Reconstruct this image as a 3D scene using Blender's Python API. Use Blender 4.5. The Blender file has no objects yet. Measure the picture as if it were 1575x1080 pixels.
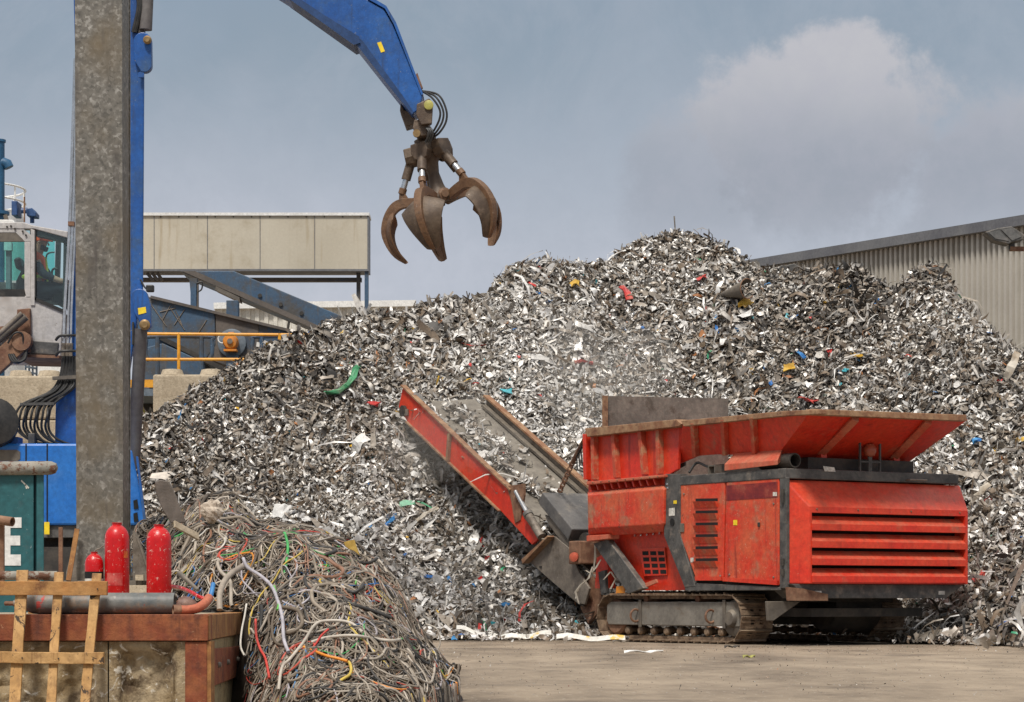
import bpy, math, random
import numpy as np
from mathutils import Vector, Matrix
random.seed(7); RNG = np.random.default_rng(11)
SC = bpy.context.scene; COL = SC.collection
F, CX, HZ, EYE = 3600.0, 787.5, 918.0, 0.62     # focal length, image centre, horizon row (photo pixels), eye height

def P(px, py, d):
    "point at depth d seen at photo position px, py"
    return Vector(((px-CX)*d/F, d, EYE+(HZ-py)*d/F))

class MB:
    def __init__(s): s.v=[]; s.f=[]
    def add(s, vs, fs):
        b=len(s.v); s.v += [tuple(v) for v in vs]; s.f += [tuple(b+i for i in f) for f in fs]; return s
    def box(s, lo, hi):
        x0,y0,z0=lo; x1,y1,z1=hi
        return s.hexa([(x0,y0,z0),(x1,y0,z0),(x1,y1,z0),(x0,y1,z0)],[(x0,y0,z1),(x1,y0,z1),(x1,y1,z1),(x0,y1,z1)])
    def hexa(s, a, b):
        n=len(a)
        fs=[tuple(range(n-1,-1,-1)), tuple(range(n,2*n))]
        fs+=[(i,(i+1)%n,n+(i+1)%n,n+i) for i in range(n)]
        return s.add(list(a)+list(b), fs)
    def prism(s, poly, vec):
        vec=Vector(vec); a=[Vector(p) for p in poly]
        return s.hexa(a,[p+vec for p in a])
    def bar(s, p, q, w, h, up=(0,0,1)):
        p,q=Vector(p),Vector(q); d=(q-p).normalized(); u=Vector(up); r=d.cross(u)
        if r.length<1e-4: r=d.cross(Vector((0,1,0)))
        r.normalize(); u=r.cross(d).normalized()
        c=[r*(-w/2)-u*(h/2), r*(w/2)-u*(h/2), r*(w/2)+u*(h/2), r*(-w/2)+u*(h/2)]
        return s.hexa([p+k for k in c],[q+k for k in c])
    def tube(s, pts, r, n=10, cap=True):
        pts=[Vector(p) for p in pts]; m=len(pts)
        rs=list(r) if hasattr(r,'__len__') else [r]*m
        t=[(pts[min(i+1,m-1)]-pts[max(i-1,0)]) for i in range(m)]
        t=[k.normalized() if k.length>1e-9 else Vector((0,0,1)) for k in t]
        a=Vector((0,0,1)) if abs(t[0].z)<.9 else Vector((1,0,0))
        u=t[0].cross(a).normalized(); vs=[]
        for i in range(m):
            u=(u-t[i]*u.dot(t[i]))
            if u.length<1e-6: u=t[i].orthogonal()
            u.normalize(); w=t[i].cross(u)
            for k in range(n):
                an=2*math.pi*k/n; vs.append(pts[i]+(u*math.cos(an)+w*math.sin(an))*rs[i])
        fs=[(i*n+k,i*n+(k+1)%n,(i+1)*n+(k+1)%n,(i+1)*n+k) for i in range(m-1) for k in range(n)]
        if cap: fs+=[tuple(range(n-1,-1,-1)), tuple((m-1)*n+k for k in range(n))]
        return s.add(vs,fs)
    def pipe(s, p, q, ro, ri, n=24):
        "hollow pipe with open ends"
        p,q=Vector(p),Vector(q); t=(q-p).normalized(); u=t.orthogonal().normalized(); w=t.cross(u); vs=[]
        for c,r in ((p,ro),(q,ro),(q,ri),(p,ri)):
            for k in range(n):
                an=2*math.pi*k/n; vs.append(c+(u*math.cos(an)+w*math.sin(an))*r)
        fs=[(i*n+k,i*n+(k+1)%n,((i+1)%4)*n+(k+1)%n,((i+1)%4)*n+k) for i in range(4) for k in range(n)]
        return s.add(vs,fs)
    def lathe(s, prof, o=(0,0,0), axis=(0,0,1), n=24):
        o=Vector(o); t=Vector(axis).normalized(); u=t.orthogonal().normalized(); w=t.cross(u); vs=[]
        for r,z in prof:
            for k in range(n):
                an=2*math.pi*k/n; vs.append(o+t*z+(u*math.cos(an)+w*math.sin(an))*max(r,1e-4))
        m=len(prof)
        fs=[(i*n+k,i*n+(k+1)%n,(i+1)*n+(k+1)%n,(i+1)*n+k) for i in range(m-1) for k in range(n)]
        fs+=[tuple(range(n-1,-1,-1)), tuple((m-1)*n+k for k in range(n))]
        return s.add(vs,fs)
    def ring(s, c, R, r, axis=(0,0,1), n=28, m=8, a0=0, a1=2*math.pi):
        c=Vector(c); t=Vector(axis).normalized(); u=t.orthogonal().normalized(); w=t.cross(u)
        full=abs(a1-a0)>6.28
        pts=[c+(u*math.cos(a0+(a1-a0)*i/n)+w*math.sin(a0+(a1-a0)*i/n))*R for i in range(n+1)]
        return s.tube(pts,r,m)
    def grid(s, rows):
        "surface through rows of points"
        m=len(rows); n=len(rows[0])
        return s.add([p for r in rows for p in r],[(i*n+k,i*n+k+1,(i+1)*n+k+1,(i+1)*n+k) for i in range(m-1) for k in range(n-1)])
    def sheet(s, rows, off):
        "surface through rows of points with a thickness vector"
        off=Vector(off); m=len(rows); n=len(rows[0])
        a=[Vector(p) for r in rows for p in r]; N=len(a)
        fs=[(i*n+k,i*n+k+1,(i+1)*n+k+1,(i+1)*n+k) for i in range(m-1) for k in range(n-1)]
        fb=[tuple(N+j for j in reversed(f)) for f in fs]
        ed=[(k,k+1) for k in range(n-1)]+[(i*n+n-1,(i+1)*n+n-1) for i in range(m-1)]
        ed+=[((m-1)*n+k+1,(m-1)*n+k) for k in range(n-1)]+[((i+1)*n,i*n) for i in range(m-1)]
        return s.add(a+[p+off for p in a], fs+fb+[(b,a_,a_+N,b+N) for a_,b in ed])
    def build(s, name, mat, parent=None, bevel=0.0, smooth=False, seg=2):
        me=bpy.data.meshes.new(name); me.from_pydata(s.v,[],s.f); me.update()
        import bmesh
        bm=bmesh.new(); bm.from_mesh(me); bmesh.ops.recalc_face_normals(bm,faces=bm.faces); bm.to_mesh(me); bm.free()
        o=bpy.data.objects.new(name,me); COL.objects.link(o)
        if mat: me.materials.append(mat)
        if parent: o.parent=parent
        if smooth:
            me.polygons.foreach_set('use_smooth',[True]*len(me.polygons)); me.set_sharp_from_angle(angle=math.radians(40))
        if bevel:
            b=o.modifiers.new('edge','BEVEL'); b.width=bevel; b.segments=seg; b.limit_method='ANGLE'; b.angle_limit=math.radians(40); b.harden_normals=False
        return o

def tag(o, label=None, cat=None, group=None, kind=None):
    if label: o['label']=label
    if cat: o['category']=cat
    if group: o['group']=group
    if kind: o['kind']=kind
    return o
def thing(name, label, cat, loc=(0,0,0), rz=0, group=None, ry=0):
    o=bpy.data.objects.new(name,None); COL.objects.link(o); o.empty_display_size=.3
    o.location=loc; o.rotation_euler=(0,ry,rz); return tag(o,label,cat,group)

# ---------- materials
def _lin(c): return tuple(c)+(1.0,)
def mat(name, c1, c2=None, rough=.55, metal=0.0, s=3.0, contrast=(.35,.65), dirt=None, dirt_s=2.0, dirt_amt=(.52,.7),
        speck=None, speck_s=40, speck_amt=(.66,.7), bump=0.0, bump_s=30, stretch=(1,1,1), spec=.5, rust=None, rust_amt=(.6,.68), rust_s=5,
        streak=None, streak_amt=(.55,.75), streak_s=8, grain=.22, grain_s=16, settle=None):
    m=bpy.data.materials.new(name); m.use_nodes=True; nt=m.node_tree; N=nt.nodes; L=nt.links
    b=N['Principled BSDF']; tc=N.new('ShaderNodeTexCoord'); mp=N.new('ShaderNodeMapping'); mp.inputs['Scale'].default_value=stretch
    L.new(tc.outputs['Object'],mp.inputs['Vector'])
    def noise(sc,det=8,ro=.6,vec=None,dist=0):
        n=N.new('ShaderNodeTexNoise'); n.inputs['Scale'].default_value=sc; n.inputs['Detail'].default_value=det; n.inputs['Roughness'].default_value=ro
        n.inputs['Distortion'].default_value=dist
        L.new((vec or mp.outputs['Vector']),n.inputs['Vector']); return n.outputs['Fac']
    def rng(fac,a,bb):
        r=N.new('ShaderNodeMapRange'); r.interpolation_type='SMOOTHSTEP'; r.inputs['From Min'].default_value=a; r.inputs['From Max'].default_value=bb
        L.new(fac,r.inputs['Value']); return r.outputs['Result']
    def mix(fac,A,B):
        x=N.new('ShaderNodeMix'); x.data_type='RGBA'
        L.new(fac,x.inputs['Factor'])
        for sock,val in ((x.inputs[6],A),(x.inputs[7],B)):
            if isinstance(val,(tuple,list)): sock.default_value=_lin(val)
            else: L.new(val,sock)
        return x.outputs[2]
    n1=noise(s); col=mix(rng(n1,*contrast),c1,c2 or c1)
    if dirt: col=mix(rng(noise(dirt_s,10,.68),*dirt_amt),col,dirt)
    if streak:
        mp2=N.new('ShaderNodeMapping'); mp2.inputs['Scale'].default_value=(1,1,.07); L.new(tc.outputs['Object'],mp2.inputs['Vector'])
        col=mix(rng(noise(streak_s,6,.6,mp2.outputs['Vector']),*streak_amt),col,streak)
    rf=None
    if rust:
        rf=rng(noise(rust_s,12,.7),*rust_amt); col=mix(rf,col,rust)
    if speck: col=mix(rng(noise(speck_s,4,.7,None,1.5),*speck_amt),col,speck)
    if settle:      # dust that has settled on faces turned upwards
        ge=N.new('ShaderNodeNewGeometry'); sx=N.new('ShaderNodeSeparateXYZ'); L.new(ge.outputs['Normal'],sx.inputs[0]); up=rng(sx.outputs['Z'],.25,.95)
        k=N.new('ShaderNodeMath'); k.operation='MULTIPLY'; L.new(up,k.inputs[0]); L.new(rng(noise(5,8,.65),.25,.75),k.inputs[1]); col=mix(k.outputs[0],col,settle)
    if grain:
        g=N.new('ShaderNodeMapRange'); g.inputs['From Min'].default_value=.32; g.inputs['From Max'].default_value=.68; g.inputs['To Min'].default_value=1-grain; g.inputs['To Max'].default_value=1+grain
        L.new(noise(grain_s,6,.75),g.inputs['Value']); vm=N.new('ShaderNodeVectorMath'); vm.operation='SCALE'; L.new(col,vm.inputs[0]); L.new(g.outputs['Result'],vm.inputs['Scale']); col=vm.outputs[0]
    L.new(col,b.inputs['Base Color'])
    b.inputs['Metallic'].default_value=metal; b.inputs['Specular IOR Level'].default_value=spec
    r=N.new('ShaderNodeMapRange'); r.inputs['To Min'].default_value=max(.05,rough-.12); r.inputs['To Max'].default_value=min(1,rough+.15)
    L.new(noise(s*4),r.inputs['Value']); L.new(r.outputs['Result'],b.inputs['Roughness'])
    if bump:
        bp=N.new('ShaderNodeBump'); bp.inputs['Strength'].default_value=bump; bp.inputs['Distance'].default_value=.02
        L.new(noise(bump_s,8,.65),bp.inputs['Height']); L.new(bp.outputs['Normal'],b.inputs['Normal'])
    return m
M={}
M['red']=mat('red_paint',(.57,.026,.010),(.60,.052,.018),.42,s=1.6,settle=(.44,.13,.075),streak=(.30,.018,.010),streak_s=9,streak_amt=(.58,.80),dirt=(.33,.12,.07),dirt_s=2.2,dirt_amt=(.56,.74),speck=(.55,.26,.17),speck_s=26,speck_amt=(.67,.70),bump=.35,bump_s=4)
M['red_worn']=mat('worn_red_paint',(.58,.036,.013),(.56,.095,.036),.5,s=2.2,settle=(.44,.17,.10),streak=(.28,.03,.016),streak_s=10,streak_amt=(.56,.76),dirt=(.36,.16,.09),dirt_s=3,dirt_amt=(.50,.70),speck=(.6,.36,.24),speck_s=30,speck_amt=(.63,.67),bump=.35,bump_s=5,rust=(.12,.05,.03),rust_amt=(.63,.68),rust_s=4)
M['red_dusty']=mat('dusty_red_paint',(.50,.085,.042),(.46,.15,.085),.7,s=3,speck=(.5,.3,.2),speck_s=20,bump=.1)
M['rim']=mat('rusty_rim_steel',(.22,.10,.05),(.33,.20,.11),.75,s=5,dirt=(.12,.05,.03),dirt_s=7,speck=(.4,.28,.18),speck_s=30,bump=.25,bump_s=25)
M['rust']=mat('rusty_brown_steel',(.13,.055,.03),(.24,.13,.075),.75,s=6,dirt=(.30,.20,.13),dirt_s=9,dirt_amt=(.55,.75),speck=(.05,.025,.015),speck_s=40,bump=.3,bump_s=35)
M['frame']=mat('grey_frame_paint',settle=(.24,.20,.16),c1=(.05,.048,.046),c2=(.10,.095,.088),rough=.6,s=4,dirt=(.19,.16,.13),dirt_s=5,dirt_amt=(.52,.72),speck=(.3,.27,.23),speck_s=40,bump=.15)
M['dark']=mat('dark_grimy_steel',(.026,.023,.02),(.055,.046,.037),.7,s=4,dirt=(.09,.07,.05),dirt_s=3,dirt_amt=(.56,.76),bump=.2)
M['steel']=mat('dusty_bare_steel',(.16,.135,.11),(.25,.21,.17),.55,metal=.25,s=2,dirt=(.10,.075,.055),dirt_s=3,speck=(.4,.37,.32),speck_s=25,speck_amt=(.66,.69),bump=.15)
M['steelmid']=mat('grey_brown_steel',(.11,.095,.08),(.17,.145,.115),.6,settle=(.26,.22,.17),metal=.2,s=3,dirt=(.07,.05,.035),dirt_s=4,bump=.2)
M['trackm']=mat('track_shoe_steel',(.16,.105,.068),(.29,.205,.135),.6,settle=(.34,.26,.18),metal=.3,s=9,dirt=(.06,.03,.018),dirt_s=12,speck=(.32,.26,.2),speck_s=45,bump=.3)
M['chrome']=mat('bright_piston_rod',(.62,.62,.62),(.5,.5,.5),.22,metal=.9,s=5)
M['black']=mat('black_rubber',(.012,.012,.012),(.026,.024,.022),.5,s=8,dirt=(.07,.06,.05),dirt_amt=(.58,.8))
M['hole']=mat('black_recess',(.006,.006,.006),None,.9)
M['blue']=mat('blue_crane_paint',(.006,.068,.27),(.012,.095,.34),.42,s=1.2,dirt=(.035,.085,.19),dirt_s=2.5,dirt_amt=(.46,.70),streak=(.02,.05,.14),streak_s=10,streak_amt=(.54,.74),speck=(.16,.19,.25),speck_s=20,speck_amt=(.65,.68),bump=.06,bump_s=6)
M['bluelight']=mat('bright_blue_panel',(.010,.13,.46),(.02,.16,.50),.4,s=1.5,speck=(.12,.22,.40),speck_s=18,speck_amt=(.68,.72),dirt=(.05,.14,.34),dirt_amt=(.56,.8))
M['blueplant']=mat('faded_blue_steel',(.035,.078,.14),(.05,.10,.165),.6,s=1.5,dirt=(.065,.06,.055),dirt_s=1.2,dirt_amt=(.42,.62),speck=(.25,.28,.3),speck_s=18,bump=.1,streak=(.09,.08,.07))
M['plantbrown']=mat('grimy_conveyor_cover',(.085,.07,.058),(.12,.10,.085),.7,s=1.2,dirt=(.05,.07,.10),dirt_s=1.4,bump=.1)
M['yellow']=mat('yellow_safety_paint',(.68,.29,.012),(.72,.34,.03),.5,s=4,dirt=(.35,.2,.08),dirt_amt=(.58,.75))
M['orange']=mat('orange_motor_paint',(.65,.24,.02),(.6,.2,.02),.45,s=4,dirt=(.3,.15,.06))
M['white']=mat('white_paint',(.74,.73,.70),(.66,.65,.62),.5,s=3,dirt=(.45,.38,.28),dirt_amt=(.6,.8))
M['cab']=mat('light_grey_cab_paint',(.42,.40,.385),(.48,.455,.435),.5,s=1.5,dirt=(.27,.23,.20),dirt_s=2,dirt_amt=(.52,.72),speck=(.2,.17,.14),speck_s=20,bump=.08,streak=(.30,.27,.24),streak_amt=(.55,.8))
M['beige']=mat('beige_cladding_panel',(.45,.40,.31),(.51,.46,.365),.6,s=.5,dirt=(.33,.27,.18),dirt_s=.8,dirt_amt=(.5,.75),streak=(.36,.29,.19),streak_s=5,streak_amt=(.54,.75),grain=.05)
M['clad']=mat('grey_beige_corrugated_sheet',(.40,.37,.32),(.46,.43,.375),.5,s=.4,dirt=(.30,.27,.22),dirt_s=.6,streak=(.28,.25,.20),streak_s=3,grain=.06)
M['cladwhite']=mat('pale_corrugated_sheet',(.56,.53,.46),(.62,.59,.52),.5,s=.5,streak=(.42,.38,.30),streak_s=4)
M['trim']=mat('dark_grey_roof_trim',(.11,.11,.12),(.15,.15,.155),.5,s=1)
M['conc']=mat('rough_concrete',(.38,.31,.22),(.46,.385,.28),.9,s=3,dirt=(.25,.19,.125),dirt_s=1.4,dirt_amt=(.48,.68),speck=(.16,.12,.08),speck_s=28,speck_amt=(.6,.66),bump=.6,bump_s=22)
M['concbay']=mat('chipped_stained_concrete',(.27,.19,.095),(.38,.30,.19),.92,s=5,dirt=(.10,.065,.035),dirt_s=6,dirt_amt=(.50,.66),speck=(.60,.55,.46),speck_s=9,speck_amt=(.58,.66),bump=.9,bump_s=22,streak=(.13,.085,.04),streak_s=9)
M['rustbeam']=mat('red_brown_rust_beam',(.19,.042,.016),(.27,.085,.03),.8,s=7,dirt=(.09,.025,.014),dirt_s=5,dirt_amt=(.5,.68),speck=(.34,.17,.09),speck_s=24,speck_amt=(.66,.70),bump=.35,bump_s=40,streak=(.10,.03,.016),streak_s=14,streak_amt=(.55,.75))
M['rustlight']=mat('ochre_rust_plate',(.24,.10,.03),(.33,.16,.05),.8,s=8,dirt=(.14,.05,.02),dirt_s=6,bump=.3,speck=(.5,.4,.2),speck_s=20,speck_amt=(.66,.7),streak=(.42,.30,.12),streak_s=16,streak_amt=(.6,.72))
M['wood']=mat('weathered_pallet_wood',(.42,.23,.08),(.52,.32,.135),.8,s=4,dirt=(.16,.075,.03),dirt_s=7,dirt_amt=(.50,.66),speck=(.05,.032,.02),speck_s=11,speck_amt=(.60,.64),bump=.35,bump_s=18,stretch=(1,1,1),streak=(.30,.16,.06),streak_s=40,streak_amt=(.5,.7))
M['woodbrown']=mat('brown_pallet_rail_wood',(.34,.15,.04),(.42,.22,.075),.75,s=6,dirt=(.17,.065,.02),dirt_s=7,dirt_amt=(.5,.68),bump=.3,bump_s=24)
M['exting']=mat('red_cylinder_paint',(.52,.004,.006),(.46,.004,.005),.30,s=4,dirt=(.35,.012,.01),dirt_s=7,dirt_amt=(.58,.7),speck=(.62,.36,.30),speck_s=34,speck_amt=(.62,.64),rust=(.17,.03,.02),rust_s=12,rust_amt=(.60,.64),bump=.12,bump_s=20)
M['gascyl']=mat('grey_gas_cylinder_paint',(.095,.105,.105),(.17,.165,.15),.5,s=7,dirt=(.22,.15,.10),dirt_s=9,dirt_amt=(.50,.68),streak=(.30,.28,.25),streak_s=20,streak_amt=(.60,.7),speck=(.3,.05,.03),speck_s=9,speck_amt=(.69,.71),bump=.15)
M['teal']=mat('teal_container_paint',(.012,.085,.095),(.02,.11,.12),.5,s=2,dirt=(.05,.09,.09),dirt_s=3,speck=(.3,.36,.36),speck_s=12,speck_amt=(.68,.70),bump=.08,rust=(.16,.08,.04),rust_amt=(.68,.72),rust_s=3)
M['pipe']=mat('flaking_rusty_pipe_paint',(.22,.21,.18),(.32,.29,.24),.75,s=7,rust=(.12,.05,.025),rust_s=8,rust_amt=(.50,.56),bump=.5,bump_s=20)
M['hose']=mat('terracotta_rubber_hose',(.40,.10,.05),(.46,.14,.07),.6,s=8,dirt=(.2,.07,.04),bump=.2)
M['plank']=mat('white_painted_board',(.70,.68,.63),(.6,.58,.52),.6,s=2.5,dirt=(.62,.42,.08),dirt_s=1.6,dirt_amt=(.56,.62),speck=(.2,.17,.13),speck_s=9)
M['skin']=mat('skin',(.45,.24,.16),(.48,.26,.18),.6)
M['hivis']=mat('orange_hi_vis_cloth',(.90,.11,.015),(.86,.09,.012),.8,s=8)
M['lime']=mat('lime_reflective_band',(.5,.62,.06),None,.6)
M['cloth']=mat('dark_navy_cloth',(.02,.024,.035),None,.9)
M['sticker']=mat('yellow_sticker',(.80,.58,.02),None,.5)
M['paper']=mat('white_sticker',(.68,.66,.6),(.45,.43,.38),.6,s=30)

def galvanised():
    m=bpy.data.materials.new('galvanised_spangle_steel'); m.use_nodes=True; nt=m.node_tree; N=nt.nodes; L=nt.links; b=N['Principled BSDF']
    tc=N.new('ShaderNodeTexCoord')
    nd=N.new('ShaderNodeTexNoise'); nd.inputs['Scale'].default_value=30; L.new(tc.outputs['Object'],nd.inputs['Vector'])
    mx=N.new('ShaderNodeMix'); mx.data_type='RGBA'; mx.inputs['Factor'].default_value=.03; L.new(tc.outputs['Object'],mx.inputs[6]); L.new(nd.outputs['Color'],mx.inputs[7])
    v=N.new('ShaderNodeTexVoronoi'); v.inputs['Scale'].default_value=58; L.new(mx.outputs[2],v.inputs['Vector'])
    n=N.new('ShaderNodeTexNoise'); n.inputs['Scale'].default_value=3; n.inputs['Detail'].default_value=8; L.new(tc.outputs['Object'],n.inputs['Vector'])
    mp=N.new('ShaderNodeMapping'); mp.inputs['Scale'].default_value=(6,6,.5); L.new(tc.outputs['Object'],mp.inputs['Vector'])
    n2=N.new('ShaderNodeTexNoise'); n2.inputs['Scale'].default_value=3; n2.inputs['Detail'].default_value=6; L.new(mp.outputs['Vector'],n2.inputs['Vector'])
    n3=N.new('ShaderNodeTexNoise'); n3.inputs['Scale'].default_value=22; n3.inputs['Detail'].default_value=6; L.new(tc.outputs['Object'],n3.inputs['Vector'])
    r=N.new('ShaderNodeValToRGB'); e=r.color_ramp.elements
    e[0].position=.0; e[0].color=(.07,.065,.056,1); e[1].position=1; e[1].color=(.37,.355,.325,1); k=e.new(.6); k.color=(.17,.157,.135,1)
    bw=N.new('ShaderNodeRGBToBW'); L.new(v.outputs['Color'],bw.inputs[0])
    ad=N.new('ShaderNodeMath'); ad.operation='MULTIPLY_ADD'; ad.inputs[1].default_value=.62; L.new(bw.outputs[0],ad.inputs[0])
    ml=N.new('ShaderNodeMath'); ml.operation='MULTIPLY_ADD'; ml.inputs[1].default_value=1.2; ml.inputs[2].default_value=-.42; L.new(n3.outputs['Fac'],ml.inputs[0]); L.new(ml.outputs[0],ad.inputs[2])
    L.new(ad.outputs[0],r.inputs[0])
    def mix(fac,lo,hi,A,B):
        mr=N.new('ShaderNodeMapRange'); mr.inputs['From Min'].default_value=lo; mr.inputs['From Max'].default_value=hi; L.new(fac,mr.inputs['Value'])
        x=N.new('ShaderNodeMix'); x.data_type='RGBA'; L.new(mr.outputs['Result'],x.inputs['Factor']); L.new(A,x.inputs[6]); x.inputs[7].default_value=B; return x.outputs[2]
    c=mix(n.outputs['Fac'],.45,.75,r.outputs['Color'],(.15,.115,.07,1)); c=mix(n2.outputs['Fac'],.56,.8,c,(.07,.06,.055,1))
    L.new(c,b.inputs['Base Color']); b.inputs['Metallic'].default_value=.25; b.inputs['Roughness'].default_value=.55
    bp=N.new('ShaderNodeBump'); bp.inputs['Strength'].default_value=.12; bp.inputs['Distance'].default_value=.01; L.new(n3.outputs['Fac'],bp.inputs['Height']); L.new(bp.outputs['Normal'],b.inputs['Normal'])
    return m
M['galv']=galvanised()

def glass(name, tint, gloss=.10):
    m=bpy.data.materials.new(name); m.use_nodes=True; nt=m.node_tree; N=nt.nodes; L=nt.links; N.remove(N['Principled BSDF'])
    o=N['Material Output']; t=N.new('ShaderNodeBsdfTransparent'); t.inputs['Color'].default_value=_lin(tint)
    g=N.new('ShaderNodeBsdfGlossy'); g.inputs['Roughness'].default_value=.04; x=N.new('ShaderNodeMixShader'); x.inputs[0].default_value=gloss
    L.new(t.outputs[0],x.inputs[1]); L.new(g.outputs[0],x.inputs[2]); L.new(x.outputs[0],o.inputs[0]); return m
M['glass']=glass('clear_cab_glass',(.86,.97,.96),.05); M['glassfar']=glass('teal_cab_glass',(.50,.90,.86),.04)

def attr_mat(name, rough=.45, spec=.5):
    "colour of each loose piece comes from its own stored colour; its alpha says how metallic it is"
    m=bpy.data.materials.new(name); m.use_nodes=True; nt=m.node_tree; N=nt.nodes; L=nt.links; b=N['Principled BSDF']
    a=N.new('ShaderNodeAttribute'); a.attribute_name='piece_colour'
    tc=N.new('ShaderNodeTexCoord'); n=N.new('ShaderNodeTexNoise'); n.inputs['Scale'].default_value=18; n.inputs['Detail'].default_value=5; L.new(tc.outputs['Object'],n.inputs['Vector'])
    mr=N.new('ShaderNodeMapRange'); mr.inputs['From Min'].default_value=.3; mr.inputs['From Max'].default_value=.7; mr.inputs['To Min'].default_value=.68; mr.inputs['To Max'].default_value=1.18; L.new(n.outputs['Fac'],mr.inputs['Value'])
    x=N.new('ShaderNodeVectorMath'); x.operation='SCALE'; L.new(a.outputs['Color'],x.inputs[0]); L.new(mr.outputs['Result'],x.inputs['Scale'])
    L.new(x.outputs[0],b.inputs['Base Color']); L.new(a.outputs['Alpha'],b.inputs['Metallic']); b.inputs['Roughness'].default_value=rough; b.inputs['Specular IOR Level'].default_value=spec
    return m
M['shred']=attr_mat('shredded_metal_pieces',.42)
M['cable']=attr_mat('cable_sheathing',.5,.4)

# ---------- value noise in numpy
_T=np.random.default_rng(3).random((256,256))
def vnoise(x,y):
    xi=np.floor(x).astype(int); yi=np.floor(y).astype(int); fx=x-xi; fy=y-yi
    fx=fx*fx*(3-2*fx); fy=fy*fy*(3-2*fy); g=lambda a,b:_T[a%256,b%256]
    return (g(xi,yi)*(1-fx)+g(xi+1,yi)*fx)*(1-fy)+(g(xi,yi+1)*(1-fx)+g(xi+1,yi+1)*fx)*fy-.5

def np_mesh(name, V, Fq, mat, colours=None, smooth=False):
    me=bpy.data.meshes.new(name); nv=len(V); nf=len(Fq); k=Fq.shape[1]
    me.vertices.add(nv); me.vertices.foreach_set('co',V.astype(np.float32).ravel())
    me.loops.add(nf*k); me.loops.foreach_set('vertex_index',Fq.astype(np.int32).ravel())
    me.polygons.add(nf); me.polygons.foreach_set('loop_start',np.arange(0,nf*k,k,dtype=np.int32)); me.polygons.foreach_set('loop_total',np.full(nf,k,dtype=np.int32))
    if smooth: me.polygons.foreach_set('use_smooth',np.ones(nf,dtype=bool))
    me.update(calc_edges=True)
    if colours is not None:
        a=me.color_attributes.new('piece_colour','FLOAT_COLOR','POINT'); a.data.foreach_set('color',colours.astype(np.float32).ravel())
    me.materials.append(mat); o=bpy.data.objects.new(name,me); COL.objects.link(o); return o
def smooth_path(pts,n=6):
    pts=[Vector(p) for p in pts]; out=[]
    for i in range(len(pts)-1):
        p0,p1,p2,p3=pts[max(i-1,0)],pts[i],pts[i+1],pts[min(i+2,len(pts)-1)]
        for k in range(n):
            t=k/n; out.append(.5*((2*p1)+(-p0+p2)*t+(2*p0-5*p1+4*p2-p3)*t*t+(-p0+3*p1-3*p2+p3)*t**3))
    return out+[pts[-1]]
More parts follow.
